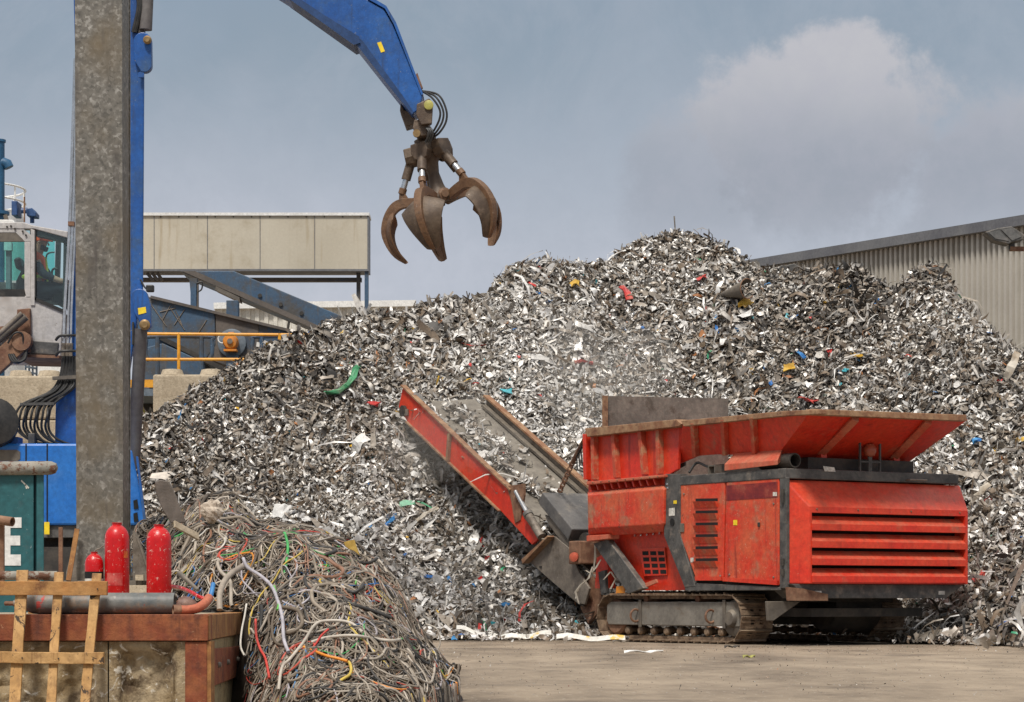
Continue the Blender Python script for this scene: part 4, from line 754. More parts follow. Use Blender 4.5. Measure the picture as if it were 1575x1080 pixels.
    for i in range(10):
        u=i/9; pts=[P(97+u*19,548,bd-.07-.02*(i%2)),P(92+u*25,580,bd-.1),P(76+u*38,603-7*u,bd-.16-.03*(i%3)),P(36+u*47,621,bd-.22-.03*(i%2)),P(23.5+u*52+(i%3)*1.5,640,bd-.24-.04*(i%3)),P(26+u*50,660+(i%2)*2,bd-.22),P(45+u*44,676+(i%3)*2,bd-.20),P(74+u*38,685,bd-.14)]
        W(MB().tube(smooth_path(pts,7),.0165,8),'hydraulic_hose',M['hosem'],CR,smooth=True) if 'hosem' in M else W(MB().tube(smooth_path(pts,7),.0165,8),'hydraulic_hose',M['black'],CR,smooth=True)
    W(MB().bar(P(31,622,bd-.26),P(84,621,bd-.26),.05,.035),'hose_clamp',M['frame'],CR); W(MB().bar(P(81,582,bd-.18),P(117,580,bd-.18),.05,.045),'hose_clamp',M['steelmid'],CR)
    W(MB().box(tuple(P(43,684,bd-.3)),tuple(P(58,668,bd-.1))),'hose_block',M['frame'],CR,bevel=.01)
    # stick: comes down from the boom head out of frame
    sd_=30.6
    st=W(plate([(150,-230),(190,-262),(330,-170),(565,0),(590,14),(604,38),(650,148),(645,168),(634,176),(614,152),(546,66),(443,-2),(190,-160)],sd_,.50),'stick',M['blue'],CR,bevel=.015)
    W(plate([(443,-2),(546,66),(614,152),(634,176),(636,172),(620,148),(557,62),(452,-8)],sd_-.006,.03),'lower_flange',M['blueshade'],st)  # shaded lower facet of the stick, put into the colour
    W(plate([(440,-5),(455,-4),(552,56),(554,66),(544,69)],sd_-.03,.56),'underside_plate',M['blueshade'],st)
    W(MB().prism(pp([(565,-2),(592,13),(606,38),(648,146),(651,145),(609,34),(594,9),(567,-7)],sd_-.02),(0,.54,0)),'top_flange',M['blue'],st)
    W(plate([(580,66),(586,64),(592,79),(586,81)],sd_-.006,.008),'sticker',M['sticker'],st)
    W(plate([(636,118),(642,112),(650,134),(645,140)],sd_+.05,.1),'hose_guide',M['rust'],st)
    # knuckle hanging from the stick
    hd=30.85; g=M['grap']
    kn=W(plate([(641,160),(660,151),(666,158),(664,190),(648,192),(640,176)],sd_-.08,.10),'knuckle',g,CR,bevel=.01)
    W(plate([(616,158),(622,170),(636,172),(640,190),(624,195),(615,170)],sd_+.25,.30),'knuckle_cheek',g,kn,bevel=.01)
    W(MB().lathe([(0,0),(.062,0),(.062,.03),(.035,.04),(0,.04)],P(659.5,162,sd_-.08),(0,-1,0),20),'pin_cap',mat('pale_yellow_pin_cap',(.42,.40,.10),(.32,.29,.08),.5,s=20),kn,smooth=True)
    W(plate([(637,184),(662,184),(656,208),(642,211),(635,196)],hd-.25,.26),'link_yoke',g,CR,bevel=.012)
    W(MB().lathe([(0,0),(.05,0),(.05,.05),(0,.05)],P(641,206,hd-.25),(0,-1,0),16),'link_pin',M['bronze'],CR,smooth=True)
    for k in range(3):
        W(MB().tube(smooth_path([P(648,140,sd_+.1+.05*k),P(664+5*k,150-2*k,sd_-.02),P(676+5*k,168,sd_-.05),P(676+5*k,183+2*k,sd_-.04),P(668+4*k,200+2*k,sd_+.0),P(660+2*k,211+k,hd-.15)]),.014,8),'hydraulic_hose',M['black'],CR,smooth=True)
    for k in range(3): W(MB().tube(smooth_path([P(655+3*k,196,hd-.28),P(660+3*k,205,hd-.3),P(655+3*k,219,hd-.26)]),.016,6),'short_hose',M['black'],CR,smooth=True)
    return hd
M['blueshade']=mat('shaded_blue_crane_paint',(.005,.035,.12),(.008,.045,.15),.5,s=2)  # darker copy of the crane blue: shade on the stick's lower faces as colour
M['grap']=mat('brown_worn_grapple_steel',(.075,.05,.034),(.13,.092,.062),.55,s=5,metal=.15,dirt=(.19,.14,.10),dirt_s=6,dirt_amt=(.54,.72),speck=(.32,.27,.22),speck_s=22,speck_amt=(.67,.70),bump=.25)
M['graprust']=mat('rusty_grapple_tine_steel',(.12,.06,.03),(.18,.10,.052),.55,s=5,metal=.15,dirt=(.08,.045,.028),dirt_s=5,speck=(.36,.30,.24),speck_s=16,speck_amt=(.66,.70),bump=.3)
hd_=crane()
def grapple():
    k=1/116.0; org=Vector(CR.location); c=P(676,304,31.0)
    T=Matrix.Translation(c-org)@Matrix.Rotation(math.radians(-14),4,'Y')
    gr=bpy.data.objects.new('grapple',None); COL.objects.link(gr); gr.parent=CR; gr.matrix_local=T; gr['label']='brown five-tined orange-peel grapple'
    G=M['grap']; R=M['graprust']
    def put(mb,name,m,sm=False,bv=0): return mb.build(name,m,gr,smooth=sm,bevel=bv)
    put(MB().lathe([(0,-.06),(.13,-.06),(.15,-.03),(.15,.03),(.13,.06),(.10,.15),(.075,.32),(.10,.46),(.15,.54),(.17,.60),(.17,.66),(.12,.68),(.11,.74),(.15,.76),(.15,.80),(0,.80)],(0,0,0),(0,0,1),20),'rotator_post',G,True)
    put(MB().lathe([(0,.80),(.10,.80),(.10,.92),(.07,.95),(0,.95)],(0,0,0),(0,0,1),16),'rotator_neck',G,True)
    prof=[(.17,.02),(.34,.075),(.52,.105),(.66,.06),(.79,-.08),(.865,-.27),(.845,-.46),(.775,-.62),(.655,-.74)]
    inn =[(.17,-.09),(.34,-.045),(.50,-.02),(.61,-.06),(.70,-.16),(.755,-.29),(.76,-.44),(.715,-.58),(.645,-.735)]
    for i,deg in enumerate((176,248,-40,32,104)):
        a=math.radians(deg); er=Vector((math.cos(a),math.sin(a),0)); et=Vector((-math.sin(a),math.cos(a),0)); ez=Vector((0,0,1))
        q=lambda r,z,t=0: er*r+ez*z+et*t
        po=smooth_path([Vector((r,z,0)) for r,z in prof],3); pi_=smooth_path([Vector((r,z,0)) for r,z in inn],3); n=len(po)
        # hub lug + spine
        vs=[];fs=[]
        for j in range(n):
            u=j/(n-1); hw=.062*(1-.55*u**2)
            vs+= [q(po[j].x,po[j].y,-hw),q(po[j].x,po[j].y,hw),q(pi_[j].x,pi_[j].y,hw),q(pi_[j].x,pi_[j].y,-hw)]
            if j: b=4*j; fs+=[(b-4+e,b-4+(e+1)%4,b+(e+1)%4,b+e) for e in range(4)]
        fs+=[(3,2,1,0),(4*n-4,4*n-3,4*n-2,4*n-1)]
        ti=put(MB().add(vs,fs),'tine',R,False,.012)
        # leaf-shaped shell either side of the spine
        rows=[]
        for j in range(int(n*.40),n):
            u=(j-n*.40)/(n*.60); hw=(.24,.29,.25,.25,.12)[i]*min(1,(u*9)**.5 if u>0 else 0.3)*(1-max(0,u-.12)**1.25)*1.0+.03; m_=(po[j]+pi_[j])/2
            cr=[]
            for s_ in np.linspace(-1,1,9): 
                inw=.085*hw/.25*s_*s_; rr=Vector((m_.x,m_.y,0)); d=Vector((-(m_.x-.42),-(m_.y+.32),0)).normalized(); rr=rr+d*inw; cr.append(q(rr.x,rr.y,s_*hw))
            rows.append(cr)
        sh=MB().sheet(rows,-er*.018).build('tine_shell',G if i in (1,2) else R,gr,smooth=True)
        put(MB().prism([q(.40,.08,-.03),q(.53,.10,-.03),q(.50,.20,-.03),q(.44,.20,-.03)],et*.06),'tine_bracket',R,False,.008)
        put(MB().lathe([(0,-.09),(.06,-.09),(.06,.09),(0,.09)],q(.17,-.03),et,14),'tine_pin',G,True)
        # ram
        p0=q(.20,.64); p1=q(.475,.17); dd=(p1-p0); put(MB().tube([p0,p0+dd*.64],.062,14),'ram_barrel',G,True); put(MB().tube([p0+dd*.60,p0+dd*.90],.040,12),'ram_rod',M['chrome'],True); put(MB().tube([p0+dd*.86,p1],.052,12),'ram_eye',R,True)
        w=.115; hx=[(-w,.72),(w,.72),(w+.02,.60),(w-.02,.52),(0,.465),(-w+.02,.52),(-w-.02,.60)]
        put(MB().hexa([q(.17+.02*(z-.5),z,t) for t,z in hx],[q(.31+.10*(.72-z)*.5,z,t*.9) for t,z in hx]),'ram_housing',G,False,.012)
    put(MB().lathe([(0,0),(.085,0),(.085,.03),(.05,.04),(.05,.06),(0,.06)],(.07,-.17,.0),(.25,-1,0),16),'hub_cap',R,True)
grapple()
def cab():
    d=31.25; D=1.25
    c=W(plate([(-60,455),(47,455),(53,470),(53,462),(97,480),(93,548),(-60,548)],d,D),'cab_lower',M['cab'],CR,bevel=.015)
    # posts, roof
    roof=W(plate([(-60,342),(36,342),(52,347),(104,356),(104,366),(52,352),(-60,352)],d-.02,.16),'cab_roof',M['cab'],CR,bevel=.01); W(plate([(-60,342),(36,342),(52,347),(104,356),(104,366),(52,352),(-60,352)],d+D-.14,.16),'cab_roof',M['cab'],CR,bevel=.01); W(plate([(-60,345),(36,345),(52,349),(104,358.5),(104,360),(52,350.5),(-60,346.5)],d+.14,D-.28),'added_roof_window',M['glass'],CR)  # roof split round an added glass panel that lets light onto the operator
    W(plate([(-60,337),(20,338),(24,344),(-60,344)],d+.02,.2),'roof_cap',M['white'],CR,bevel=.01)
    W(plate([(-60,352),(36,352),(48,362),(48,371),(38,371),(24,357.5),(-60,357.5)],d-.01,.06),'cab_gusset',M['cab'],CR)
    W(plate([(-60,357.5),(24,357.5),(38,371.5),(-60,371.5)],d-.005,.05),'cab_mesh',M['steelmid'],CR)
    for (px,py) in ((11,349),(17,348),(23,352),(35,356),(40,362)): W(MB().lathe([(0,0),(.014,0),(.014,.01),(0,.01)],P(px,py,d-.021),(0,-1,0),8),'bolt',M['dark'],CR)
    W(plate([(37.5,371),(47,371),(47,457),(40,457),(37.5,445)],d-.006,.08),'cab_pillar',M['cab'],CR,bevel=.006)
    W(plate([(47,352),(53.5,354),(53.5,470),(47,470)],d-.02,.10),'cab_pillar',M['cab'],CR,bevel=.006)
    W(plate([(-60,445),(38,445),(38,456),(-60,456)],d-.004,.06),'window_seal',M['black'],CR)
    W(plate([(98,358),(104,359),(101,470),(96,480)],d+.05,.08),'front_post',M['black'],CR)
    for px in (-60,46): W(plate([(px,352),(px+4,352),(px+4,455),(px,455)],d+D-.1,.08),'rear_post',M['black'],CR)
    W(plate([(86,360),(93,360),(90,462),(83,462)],d+D-.1,.08),'rear_post',M['black'],CR)
    W(plate([(-60,430),(100,440),(97,470),(-60,455)],d+D-.08,.05),'far_door_panel',M['frame'],CR)
    W(plate([(53.5,352),(104,361),(100,372),(53.5,362)],d+.02,.2),'sun_blind',M['black'],CR)
    W(plate([(53.5,354),(103,363),(98,480),(53.5,461)],d+.0,.012),'cab_window',M['glass'],CR); W(plate([(-60,371),(37.5,371),(37.5,445),(-60,445)],d+.01,.012),'cab_window',M['glass'],CR)
    W(plate([(53.5,365),(84,365),(84,440),(53.5,436)],d+D-.05,.012),'cab_window',M['glassfar'],CR); W(plate([(-60,371),(46,371),(46,432),(-60,430)],d+D-.05,.012),'cab_window',M['glassfar'],CR)
    for q in ([(53.2,354),(55.5,354.5),(55.5,462),(53.2,461)],[(53.2,457),(98,476),(98,481),(53.2,462)]): W(plate(q,d-.022,.03),'window_seal',M['black'],CR)
    lbl=W(plate([(61,375),(66,375),(66,384),(61,384)],d+D-.07,.004),'sticker',mat('green_sticker',(.12,.45,.16),None,.5),CR)
    txt=bpy.data.curves.new('letter','FONT'); txt.body='A'; txt.size=.075; txt.extrude=.001; txt.align_x='CENTER'; to=bpy.data.objects.new('sticker_letter',txt); COL.objects.link(to); txt.materials.append(M['hole'])
    p=P(63.5,383,d+D-.075)-Vector(CR.location); tm=bpy.data.meshes.new_from_object(to); bpy.data.objects.remove(to); to=bpy.data.objects.new('sticker_letter',tm); COL.objects.link(to); to.location=p; to.rotation_euler=(math.radians(90),0,0); to.parent=lbl
    # seat and inside
    s=W(plate([(24,432),(40,400),(46,402),(40,450),(24,452)],d+.45,.42),'seat_backrest',M['black'],CR,bevel=.03)
    W(plate([(20,398),(30,394),(34,412),(24,414)],d+.52,.28),'headrest',M['black'],CR,bevel=.03); W(plate([(34,448),(70,448),(70,458),(34,458)],d+.4,.5),'seat_cushion',M['black'],CR,bevel=.03)
    W(plate([(82,440),(98,436),(97,470),(80,464)],d+.3,.6),'console',M['black'],CR,bevel=.02)
    W(plate([(9,372),(16,372),(16,444),(9,444)],d+.9,.1),'inner_post',mat('teal_grey_trim',(.12,.17,.18),None,.6),CR); W(MB().box(tuple(P(6,385,d+.85)),tuple(P(20,374,d+.95))),'inner_box',mat('pale_teal_box',(.30,.52,.50),None,.6),CR)
    W(MB().tube(smooth_path([P(72,440,d+1.0),P(71,400,d+1.0),P(74,390,d+1.0),P(84,388,d+1.0)]),.012,6),'grab_rail',M['black'],CR)
    W(MB().tube(smooth_path([P(80,436,d+.2),P(80,418,d+.2),P(84,413,d+.2),P(88,414,d+.2)]),.016,6),'grab_rail',M['black'],CR)
    # skirt and lift arms
    W(plate([(47,524),(90,527),(88,546),(47,544)],d-.03,D),'cab_step',M['frame'],CR,bevel=.01); W(plate([(20,544),(92,547),(90,551),(20,549)],d-.05,D),'cab_floor_edge',M['rust'],CR)
    W(plate([(26,476),(46,474),(47,542),(40,544),(26,540)],d-.08,.1),'lift_bracket',M['rust'],CR,bevel=.01)
    W(MB().tube([P(-30,545,d-.2),P(40,487,d-.2)],.055,12),'lift_cylinder',M['steelmid'],CR,smooth=True); W(MB().tube([P(-10,522,d-.24),P(34,482,d-.24)],.035,12),'lift_rod',M['steel'],CR,smooth=True)
    W(MB().bar(P(-30,582,d-.15),P(28,530,d-.15),.12,.26),'lift_arm',M['rust'],CR,bevel=.01); W(MB().bar(P(-40,512,d-.1),P(26,507,d-.1),.12,.10),'lift_arm',M['rust'],CR)
    W(MB().lathe([(0,0),(.13,0),(.13,.14),(0,.14)],P(36,526,d-.1),(0,-1,0),20),'lift_pivot',M['rust'],CR,smooth=True)
    for k in range(3): W(MB().tube(smooth_path([P(14+3*k,545,d-.22),P(20+4*k,556,d-.24),P(32+3*k,556-2*k,d-.22),P(41,540,d-.2)]),.020,8),'hydraulic_hose',M['black'],CR,smooth=True)
    W(MB().tube(smooth_path([P(12,528,d-.25),P(22,513,d-.27),P(34,514,d-.25),P(36,535,d-.22)]),.014,8),'hydraulic_hose',M['black'],CR,smooth=True)
    # roof gear
    W(MB().box(tuple(P(17.5,331,d+.3)),tuple(P(33.5,314.5,d+.6))),'roof_box',M['blueshade2'],CR,bevel=.01); W(MB().tube([P(33,324,d+.45),P(42,324,d+.45)],.04,8),'roof_box_arm',M['blueshade2'],CR)
    W(plate([(40,321),(49,319.5),(55,327),(55,333),(41,332)],d+.3,.25),'roof_lamp',M['blueshade2'],CR,bevel=.01); W(MB().tube([P(49.5,332,d+.42),P(49.5,343,d+.42)],.03,8),'lamp_post',M['blueshade2'],CR)
    W(MB().tube([P(37.5,342,d+.2),P(37.5,303,d+.2)],.012,6),'aerial',M['rust'],CR); W(MB().tube([P(8,331,d+.3),P(12,345,d+.3)],.03,6),'roof_bracket',M['steelmid'],CR)
M['blueshade2']=mat('navy_blue_housing',(.02,.06,.17),(.03,.08,.2),.5,s=2)
cab()
# ---------- operator in the cab
def skin_body(name,joints,edges,m,parent,sub=2):
    me=bpy.data.meshes.new(name); me.from_pydata([j[0] for j in joints],edges,[]); o=bpy.data.objects.new(name,me); COL.objects.link(o); o.parent=parent; me.materials.append(m)
    sm=o.modifiers.new('skin','SKIN'); sm.use_smooth_shade=True
    for v,j in zip(me.skin_vertices[0].data,joints): v.radius=(j[1],j[1]*(j[2] if len(j)>2 else 1)); v.use_root=False
    me.skin_vertices[0].data[0].use_root=True
    s=o.modifiers.new('sub','SUBSURF'); s.levels=sub; s.render_levels=sub; return o
def operator():
    o=P(58,450,31.62); t=thing('person','seated crane operator in orange hi-vis jacket and cap seen through the cab window','person',o)
    f=Vector((1,0,0)); V_=lambda x,y,z:(x,y,z)
    # facing +x; seat at z=0
    J=[(V_(0,0,.05),.13),(V_(-.03,0,.25),.135),(V_(-.03,0,.42),.15),(V_(0,0,.50),.075),(V_(.02,0,.56),.055),(V_(.05,0,.66),.092),(V_(.06,0,.73),.085),
       (V_(-.01,-.19,.45),.065),(V_(.12,-.24,.22),.05),(V_(.34,-.20,.13),.038),(V_(.40,-.19,.125),.035),(V_(-.01,.19,.45),.065),(V_(.12,.24,.22),.05),(V_(.34,.20,.13),.038),(V_(.40,.19,.125),.035),
       (V_(.06,-.10,.03),.10),(V_(.42,-.12,.06),.078),(V_(.50,-.12,-.36),.052),(V_(.60,-.12,-.40),.045),(V_(.06,.10,.03),.10),(V_(.42,.12,.06),.078),(V_(.50,.12,-.36),.052),(V_(.60,.12,-.40),.045)]
    E=[(0,1),(1,2),(2,3),(3,4),(4,5),(5,6),(2,7),(7,8),(8,9),(9,10),(2,11),(11,12),(12,13),(13,14),(0,15),(15,16),(16,17),(17,18),(0,19),(19,20),(20,21),(21,22)]
    b=skin_body('body',J,E,M['skin'],t)
    # hands: palm with five fingers closed on the lever
    for sy in (-1,1):
        w=Vector((.40,sy*.195,.125)); mb=MB()
        mb.hexa([w+Vector(q) for q in ((0,-.035,-.012),(.08,-.04,-.012),(.08,.04,-.012),(0,.035,-.012))],[w+Vector(q) for q in ((0,-.035,.014),(.08,-.04,.012),(.08,.04,.012),(0,.035,.014))])
        for k in range(4):
            y=-.033+.022*k; L=(.030,.036,.034,.026)[k]; mb.tube([w+Vector((.078,y,0)),w+Vector((.078+L,y,-.004)),w+Vector((.082+L,y,-.034)),w+Vector((.062+L,y,-.046))],[.0095,.009,.0085,.007],8)
        mb.tube([w+Vector((.02,-sy*.036,-.004)),w+Vector((.05,-sy*.056,-.016)),w+Vector((.078,-sy*.05,-.032))],[.011,.010,.008],8); mb.build('hand',M['skin'],t,smooth=True)
    # jacket, trousers
    skin_body('jacket',[(V_(0,0,.02),.155),(V_(-.03,0,.24),.16),(V_(-.03,0,.43),.17),(V_(0,0,.52),.085),(V_(-.01,-.20,.46),.085),(V_(.03,-.22,.36),.08),(V_(-.01,.20,.46),.085),(V_(.03,.22,.36),.08)],[(0,1),(1,2),(2,3),(2,4),(4,5),(2,6),(6,7)],M['hivis'],t)
    for sy in (-1,1): skin_body('sleeve',[(V_(.02,sy*.215,.38),.068),(V_(.12,sy*.245,.22),.062),(V_(.28,sy*.215,.15),.048)],[(0,1),(1,2)],M['cloth'],t)
    skin_body('trousers',[(V_(0,0,.02),.13),(V_(.06,-.10,.03),.11),(V_(.42,-.12,.06),.088),(V_(.50,-.12,-.33),.065),(V_(.06,.10,.03),.11),(V_(.42,.12,.06),.088),(V_(.50,.12,-.33),.065)],[(0,1),(1,2),(2,3),(0,4),(4,5),(5,6)],M['cloth'],t)
    mb=MB().ring((-.02,0,.20),.175,.022,(0.05,0,1),24,6); mb.build('reflective_band',M['lime'],t,smooth=True)
    MB().sheet([[(.135,-.12,.0),(.135,-.07,.0)],[(.15,-.12,.25),(.15,-.07,.25)],[(.12,-.12,.46),(.12,-.07,.46)]],(.015,0,0)).build('reflective_stripe',M['lime'],t)
    MB().lathe([(.103,.0),(.106,.03),(.09,.08),(.05,.11),(0,.115)],(.045,0,.69),(0,0,1),20).build('cap',M['hivis'],t,smooth=True)
    MB().hexa([(.12,-.07,.70),(.20,-.05,.69),(.20,.05,.69),(.12,.07,.70)],[(.12,-.07,.712),(.20,-.05,.70),(.20,.05,.70),(.12,.07,.712)]).build('cap_peak',M['hivis'],t)
    for sy in (-1,1):
        MB().lathe([(0,-.010),(.010,0),(0,.010)],(.136,sy*.035,.672),(1,0,0),8).build('eye',M['hole'],t); MB().ring((.045,sy*.095,.655),.022,.009,(0,1,0),12,6).build('ear',M['skin'],t,smooth=True)
    MB().prism([(.135,-.012,.67),(.168,-.010,.640),(.138,-.016,.632)],(0,.024,0)).build('nose',M['skin'],t); MB().box((.134,-.025,.606),(.141,.025,.612)).build('mouth',M['redsc'],t)
    MB().sheet([[(.06,-.09,.63),(.11,-.07,.62),(.143,0,.60),(.11,.07,.62),(.06,.09,.63)],[(.05,-.08,.57),(.10,-.06,.56),(.125,0,.555),(.10,.06,.56),(.05,.08,.57)]],(.006,0,-.004)).build('beard',M['cloth'],t,smooth=True)
operator()
# ---------- plant and buildings behind
def group_part(*a,**k): return W(*a,**k)
def plant():
    d=58.0; r=P(400,918,d)-Vector((0,0,EYE)); t=thing('conveyor_gallery','long beige clad conveyor gallery on blue legs left of the heap','gallery',r)
    b=W(plate([(150,331),(566,331),(566,415),(150,415)],d,.7),'cladding',M['beige'],t)
    for px in (237,319,400,484): W(plate([(px-.5,332),(px+.5,332),(px+.5,414),(px-.5,414)],d-.008,.01),'panel_joint',M['trim'],b)
    W(plate([(565,331),(567,331),(567,414),(565,414)],d-.02,.74),'corner_flashing',M['trim'],b)
    W(plate([(150,327),(568,327),(568,331.5),(150,331.5)],d-.05,.8),'roof_flashing',M['white'],t); W(plate([(150,413.8),(567,413.8),(567,417),(150,417)],d-.03,.76),'bottom_rail',M['trim'],t)
    for k in range(12): W(MB().box(tuple(P(246+k*28,334.5,d-.012)),tuple(P(248+k*28,332.8,d))),'clip',M['dark'],b)
    for px,m,y1 in ((551,'plantbrown',520),(563.5,'blueplant',520)): W(plate([(px-2.8,416),(px+2.8,416),(px+2.8,918+38),(px-2.8,918+38)],d+(.3 if px<560 else .02),.22),'leg',M[m],t)
    W(plate([(150,427),(556,427),(556,433),(150,433)],d+.4,.2),'cross_rail',M['plantbrown'],t)
    W(plate([(291,428),(303,428),(303,450),(300,580),(293,580),(293,450)],d-3,.2),'leg',M['blueplant'],t); W(plate([(302,436),(305,436),(305,480),(302,480)],d-3,.1),'cable_tray',M['plantbrown'],t)
    W(MB().tube(smooth_path([P(303,436,d-3),P(311,434,d-3),P(310,445,d-3),P(304,449,d-3)]),.02,6),'loose_cable',M['black'],t)
    for k in range(3): W(MB().bar(P(226+k*8,420,d+.2),P(236+k*7,432,d+.2),.06,.08),'hanger',M['plantbrown'],t)
    d2=55.5; r=P(420,918,d2)-Vector((0,0,EYE)); u=thing('inclined_conveyor','grimy blue enclosed conveyor sloping down under the beige gallery','conveyor',r)
    c=W(plate([(276,417),(360,417),(530,488),(560,502),(560,540),(500,512),(470,498)],d2,1.6),'casing',M['blueplant'],u,bevel=.02)
    W(plate([(280,417),(300,417),(510,510),(500,514),(470,500)],d2-.06,.06),'lower_band',M['plantbrown'],c); W(plate([(332,440),(368,457),(369,464),(331,446)],d2-.08,.5),'drip_tray',M['steelmid'],c)
    for k in range(5): W(MB().lathe([(0,0),(.05,0),(.05,.04),(0,.04)],P(400+k*32,455+k*13.5,d2),(0,-1,0),8),'bolt',M['dark'],c)
    W(plate([(443,493),(446,494),(443,512),(440,511)],d2-.02,.1),'prop',M['dark'],u)
    d3=51.5; r=P(360,918,d3)-Vector((0,0,EYE)); v=thing('enclosed_conveyor','wide dirty blue conveyor housing with an orange motor behind the yellow railing','conveyor',r)
    W(plate([(150,438),(232,457),(330,480),(332,530),(312,560),(240,545),(150,530)],d3,1.8),'housing',M['blueplant'],v,bevel=.02)
    W(plate([(331,480),(398,497),(398,545),(372,572),(318,552),(332,520)],d3+.01,1.78),'housing_panel',M['plantbrown'],v,bevel=.02); W(plate([(398,497),(472,514),(520,530),(520,600),(372,572),(398,545)],d3+.02,1.76),'housing',M['blueplant'],v,bevel=.02)
    W(MB().bar(P(232,457,d3-.02),P(472,515,d3-.02),.12,.06),'lid_edge',M['plantbrown'],v); W(MB().bar(P(240,516,d3-.05),P(352,572,d3-.05),.15,.10),'lower_beam',M['dark'],v)
    W(plate([(218,536),(250,528),(312,556),(318,590),(216,590)],d3-.3,1.4),'hopper',M['blueplant'],v,bevel=.02)
    # tape marks on the housing
    R=random.Random(4)
    for (a,b_) in (((232,468),(256,502)),((246,480),(270,474)),((250,492),(262,470)),((262,474),(284,508)),((270,478),(280,500)),((268,500),(284,476)),((300,520),(318,492))): W(MB().tube([P(a[0],a[1],d3-.012),P(b_[0],b_[1],d3-.012)],.010,4),'scratch_wire',M['steel'],v)
    c=P(357,528,d3-.02); W(MB().lathe([(0,0),(.31,0),(.31,.06),(.27,.08),(0,.08)],c,(0,-1,0),32),'pulley_guard',M['frameblue'],v,smooth=True)
    mo=W(MB().lathe([(0,0),(.155,0),(.165,.03),(.165,.26),(.14,.30),(.07,.31),(.07,.33),(0,.33)],c+Vector((0,-.08,0)),(0,-1,0),24),'motor',M['orange'],v,smooth=True)
    for k in range(14):
        a=2*math.pi*k/14; W(MB().box((-.006,-.36,.0),(.006,-.12,.012)),'x',M['orange'],mo) if False else None
    W(MB().lathe([(0,0),(.06,0),(.06,.02),(0,.02)],c+Vector((0,-.41,0)),(0,-1,0),16),'motor_boss',M['steel'],mo,smooth=True); W(MB().box(tuple(c+Vector((-.14,-.38,-.21))),tuple(c+Vector((.14,-.1,-.165)))),'motor_foot',M['orange'],mo); W(MB().box(tuple(c+Vector((-.05,-.32,.155))),tuple(c+Vector((.08,-.14,.21)))),'terminal_box',M['orange'],mo,bevel=.01)
    W(MB().ring(c+Vector((-.18,-.3,.06)),.09,.014,(0,1,0),20,6,.6,5.2),'motor_cable',M['white'],mo)
    W(plate([(348,546),(366,546),(366,600),(348,600)],d3-.25,.3),'motor_stand',M['blueplant'],v); W(plate([(348,462),(366,462),(366,490),(348,486)],d3+.5,.3),'stub_post',M['blueplant'],v,bevel=.01)
    W(plate([(395,526),(404,528),(404,535),(394,533)],d3-.01,.02),'name_plate',M['white'],v)
    W(plate([(312,556),(400,548),(440,570),(440,600),(312,600)],d3+2.5,.1),'rear_screen',M['cladwhite'],v)
M['frameblue']=mat('grey_blue_guard',(.10,.13,.165),(.14,.17,.2),.6,s=4)
plant()
def railing():
    d=49.5; r=P(330,918,d)-Vector((0,0,EYE)); t=thing('guard_rail','yellow guard railing in front of the blue conveyors','railing',r)
    for y0,y1 in ((513.5,515.5),(553,553)): W(MB().tube([P(205,y0,d),P(500,y1,d)],.033,8),'rail',M['yellow'],t,smooth=True)
    for px in (275,430): W(MB().tube([P(px,513,d),P(px,600,d)],.036,8),'post',M['yellow'],t,smooth=True)
    u=thing('inner_rail','blue tubular hoop rails on the walkway behind the yellow railing','railing',P(330,918,50.2)-Vector((0,0,EYE)))
    for x0,x1 in ((225,326),(389,470)):
        W(MB().tube(smooth_path([P(x0+4,555,50.2),P(x0-1,545,50.2),P(x0,524,50.2),P(x0+6,518,50.2),P(x1-6,518,50.2),P(x1,524,50.2),P(x1,545,50.2),P(x1-4,553,50.2)],4),.045,8),'hoop',M['blueplant'],u,smooth=True)
        for k in (.17,.84): W(MB().tube([P(x0+(x1-x0)*k,518,50.2),P(x0+(x1-x0)*k,600,50.2)],.05,8),'stanchion',M['blueplant'],u,smooth=True)
    v=thing('walkway_platform','blue walkway deck edge with a yellow kick plate left of the concrete block','platform',P(222,918,49)-Vector((0,0,EYE)))
    W(plate([(190,584),(240,584),(240,596),(190,596)],49,.1),'kick_plate',M['yellow'],v); W(plate([(190,597),(240,597),(240,609),(190,609)],49.02,2.0),'deck_beam',M['frameblue'],v)
    W(plate([(190,609),(240,609),(240,660),(190,660)],51,.1),'back_panel',M['dark'],v); W(plate([(209,624),(219,624),(225,641),(211,641)],49.5,.1),'yellow_foot',mat('dull_yellow_plate',(.42,.38,.04),(.36,.31,.05),.6),v); W(plate([(190,650),(240,650),(240,960),(190,960)],49.6,1.0),'base',M['conc'],v)
railing()
def block(name,label,pts,d,th,nubs=(),group='stacked concrete blocks behind the crane'):
    c=P(*pts[0],d); t=thing(name,label,'concrete block',Vector((c.x,d,P(0,pts[2][1],d).z)),group=group)
    b=W(plate(pts,d,th),'block',M['conc'],t,bevel=.04)
    for nx in nubs:
        q=P(nx,pts[0][1],d+th*.5); W(MB().lathe([(.24,-.02),(.20,.09),(.15,.10),(0,.10)],q,(0,0,1),16),'lifting_nub',M['conc'],t,smooth=True)
    return t
block('concrete_block','concrete block with a lifting nub right of the walkway, partly buried by the heap',[(235,576),(345,576),(345,645),(235,645)],47,.9,(265,325))
block('concrete_block','low concrete block below the walkway at the left end of the heap',[(150,641),(234,641),(234,712),(150,712)],46.9,.9)
block('concrete_block','wide upper concrete block behind the hose bundle',[(-30,578),(92,578),(92,645),(-30,645)],46.9,.9,(32,76))
block('concrete_block','lower concrete block behind the air intake drum',[(-60,646),(92,646),(92,714),(-60,714)],46.9,.9)
block('concrete_block','upper concrete block behind the column, mostly hidden',[(93,578),(150,578),(150,645),(93,645)],46.9,.9)
block('concrete_block','bottom concrete block under the air intake block, mostly hidden by the blue body',[(-60,715),(92,715),(92,782),(-60,782)],46.9,.9)
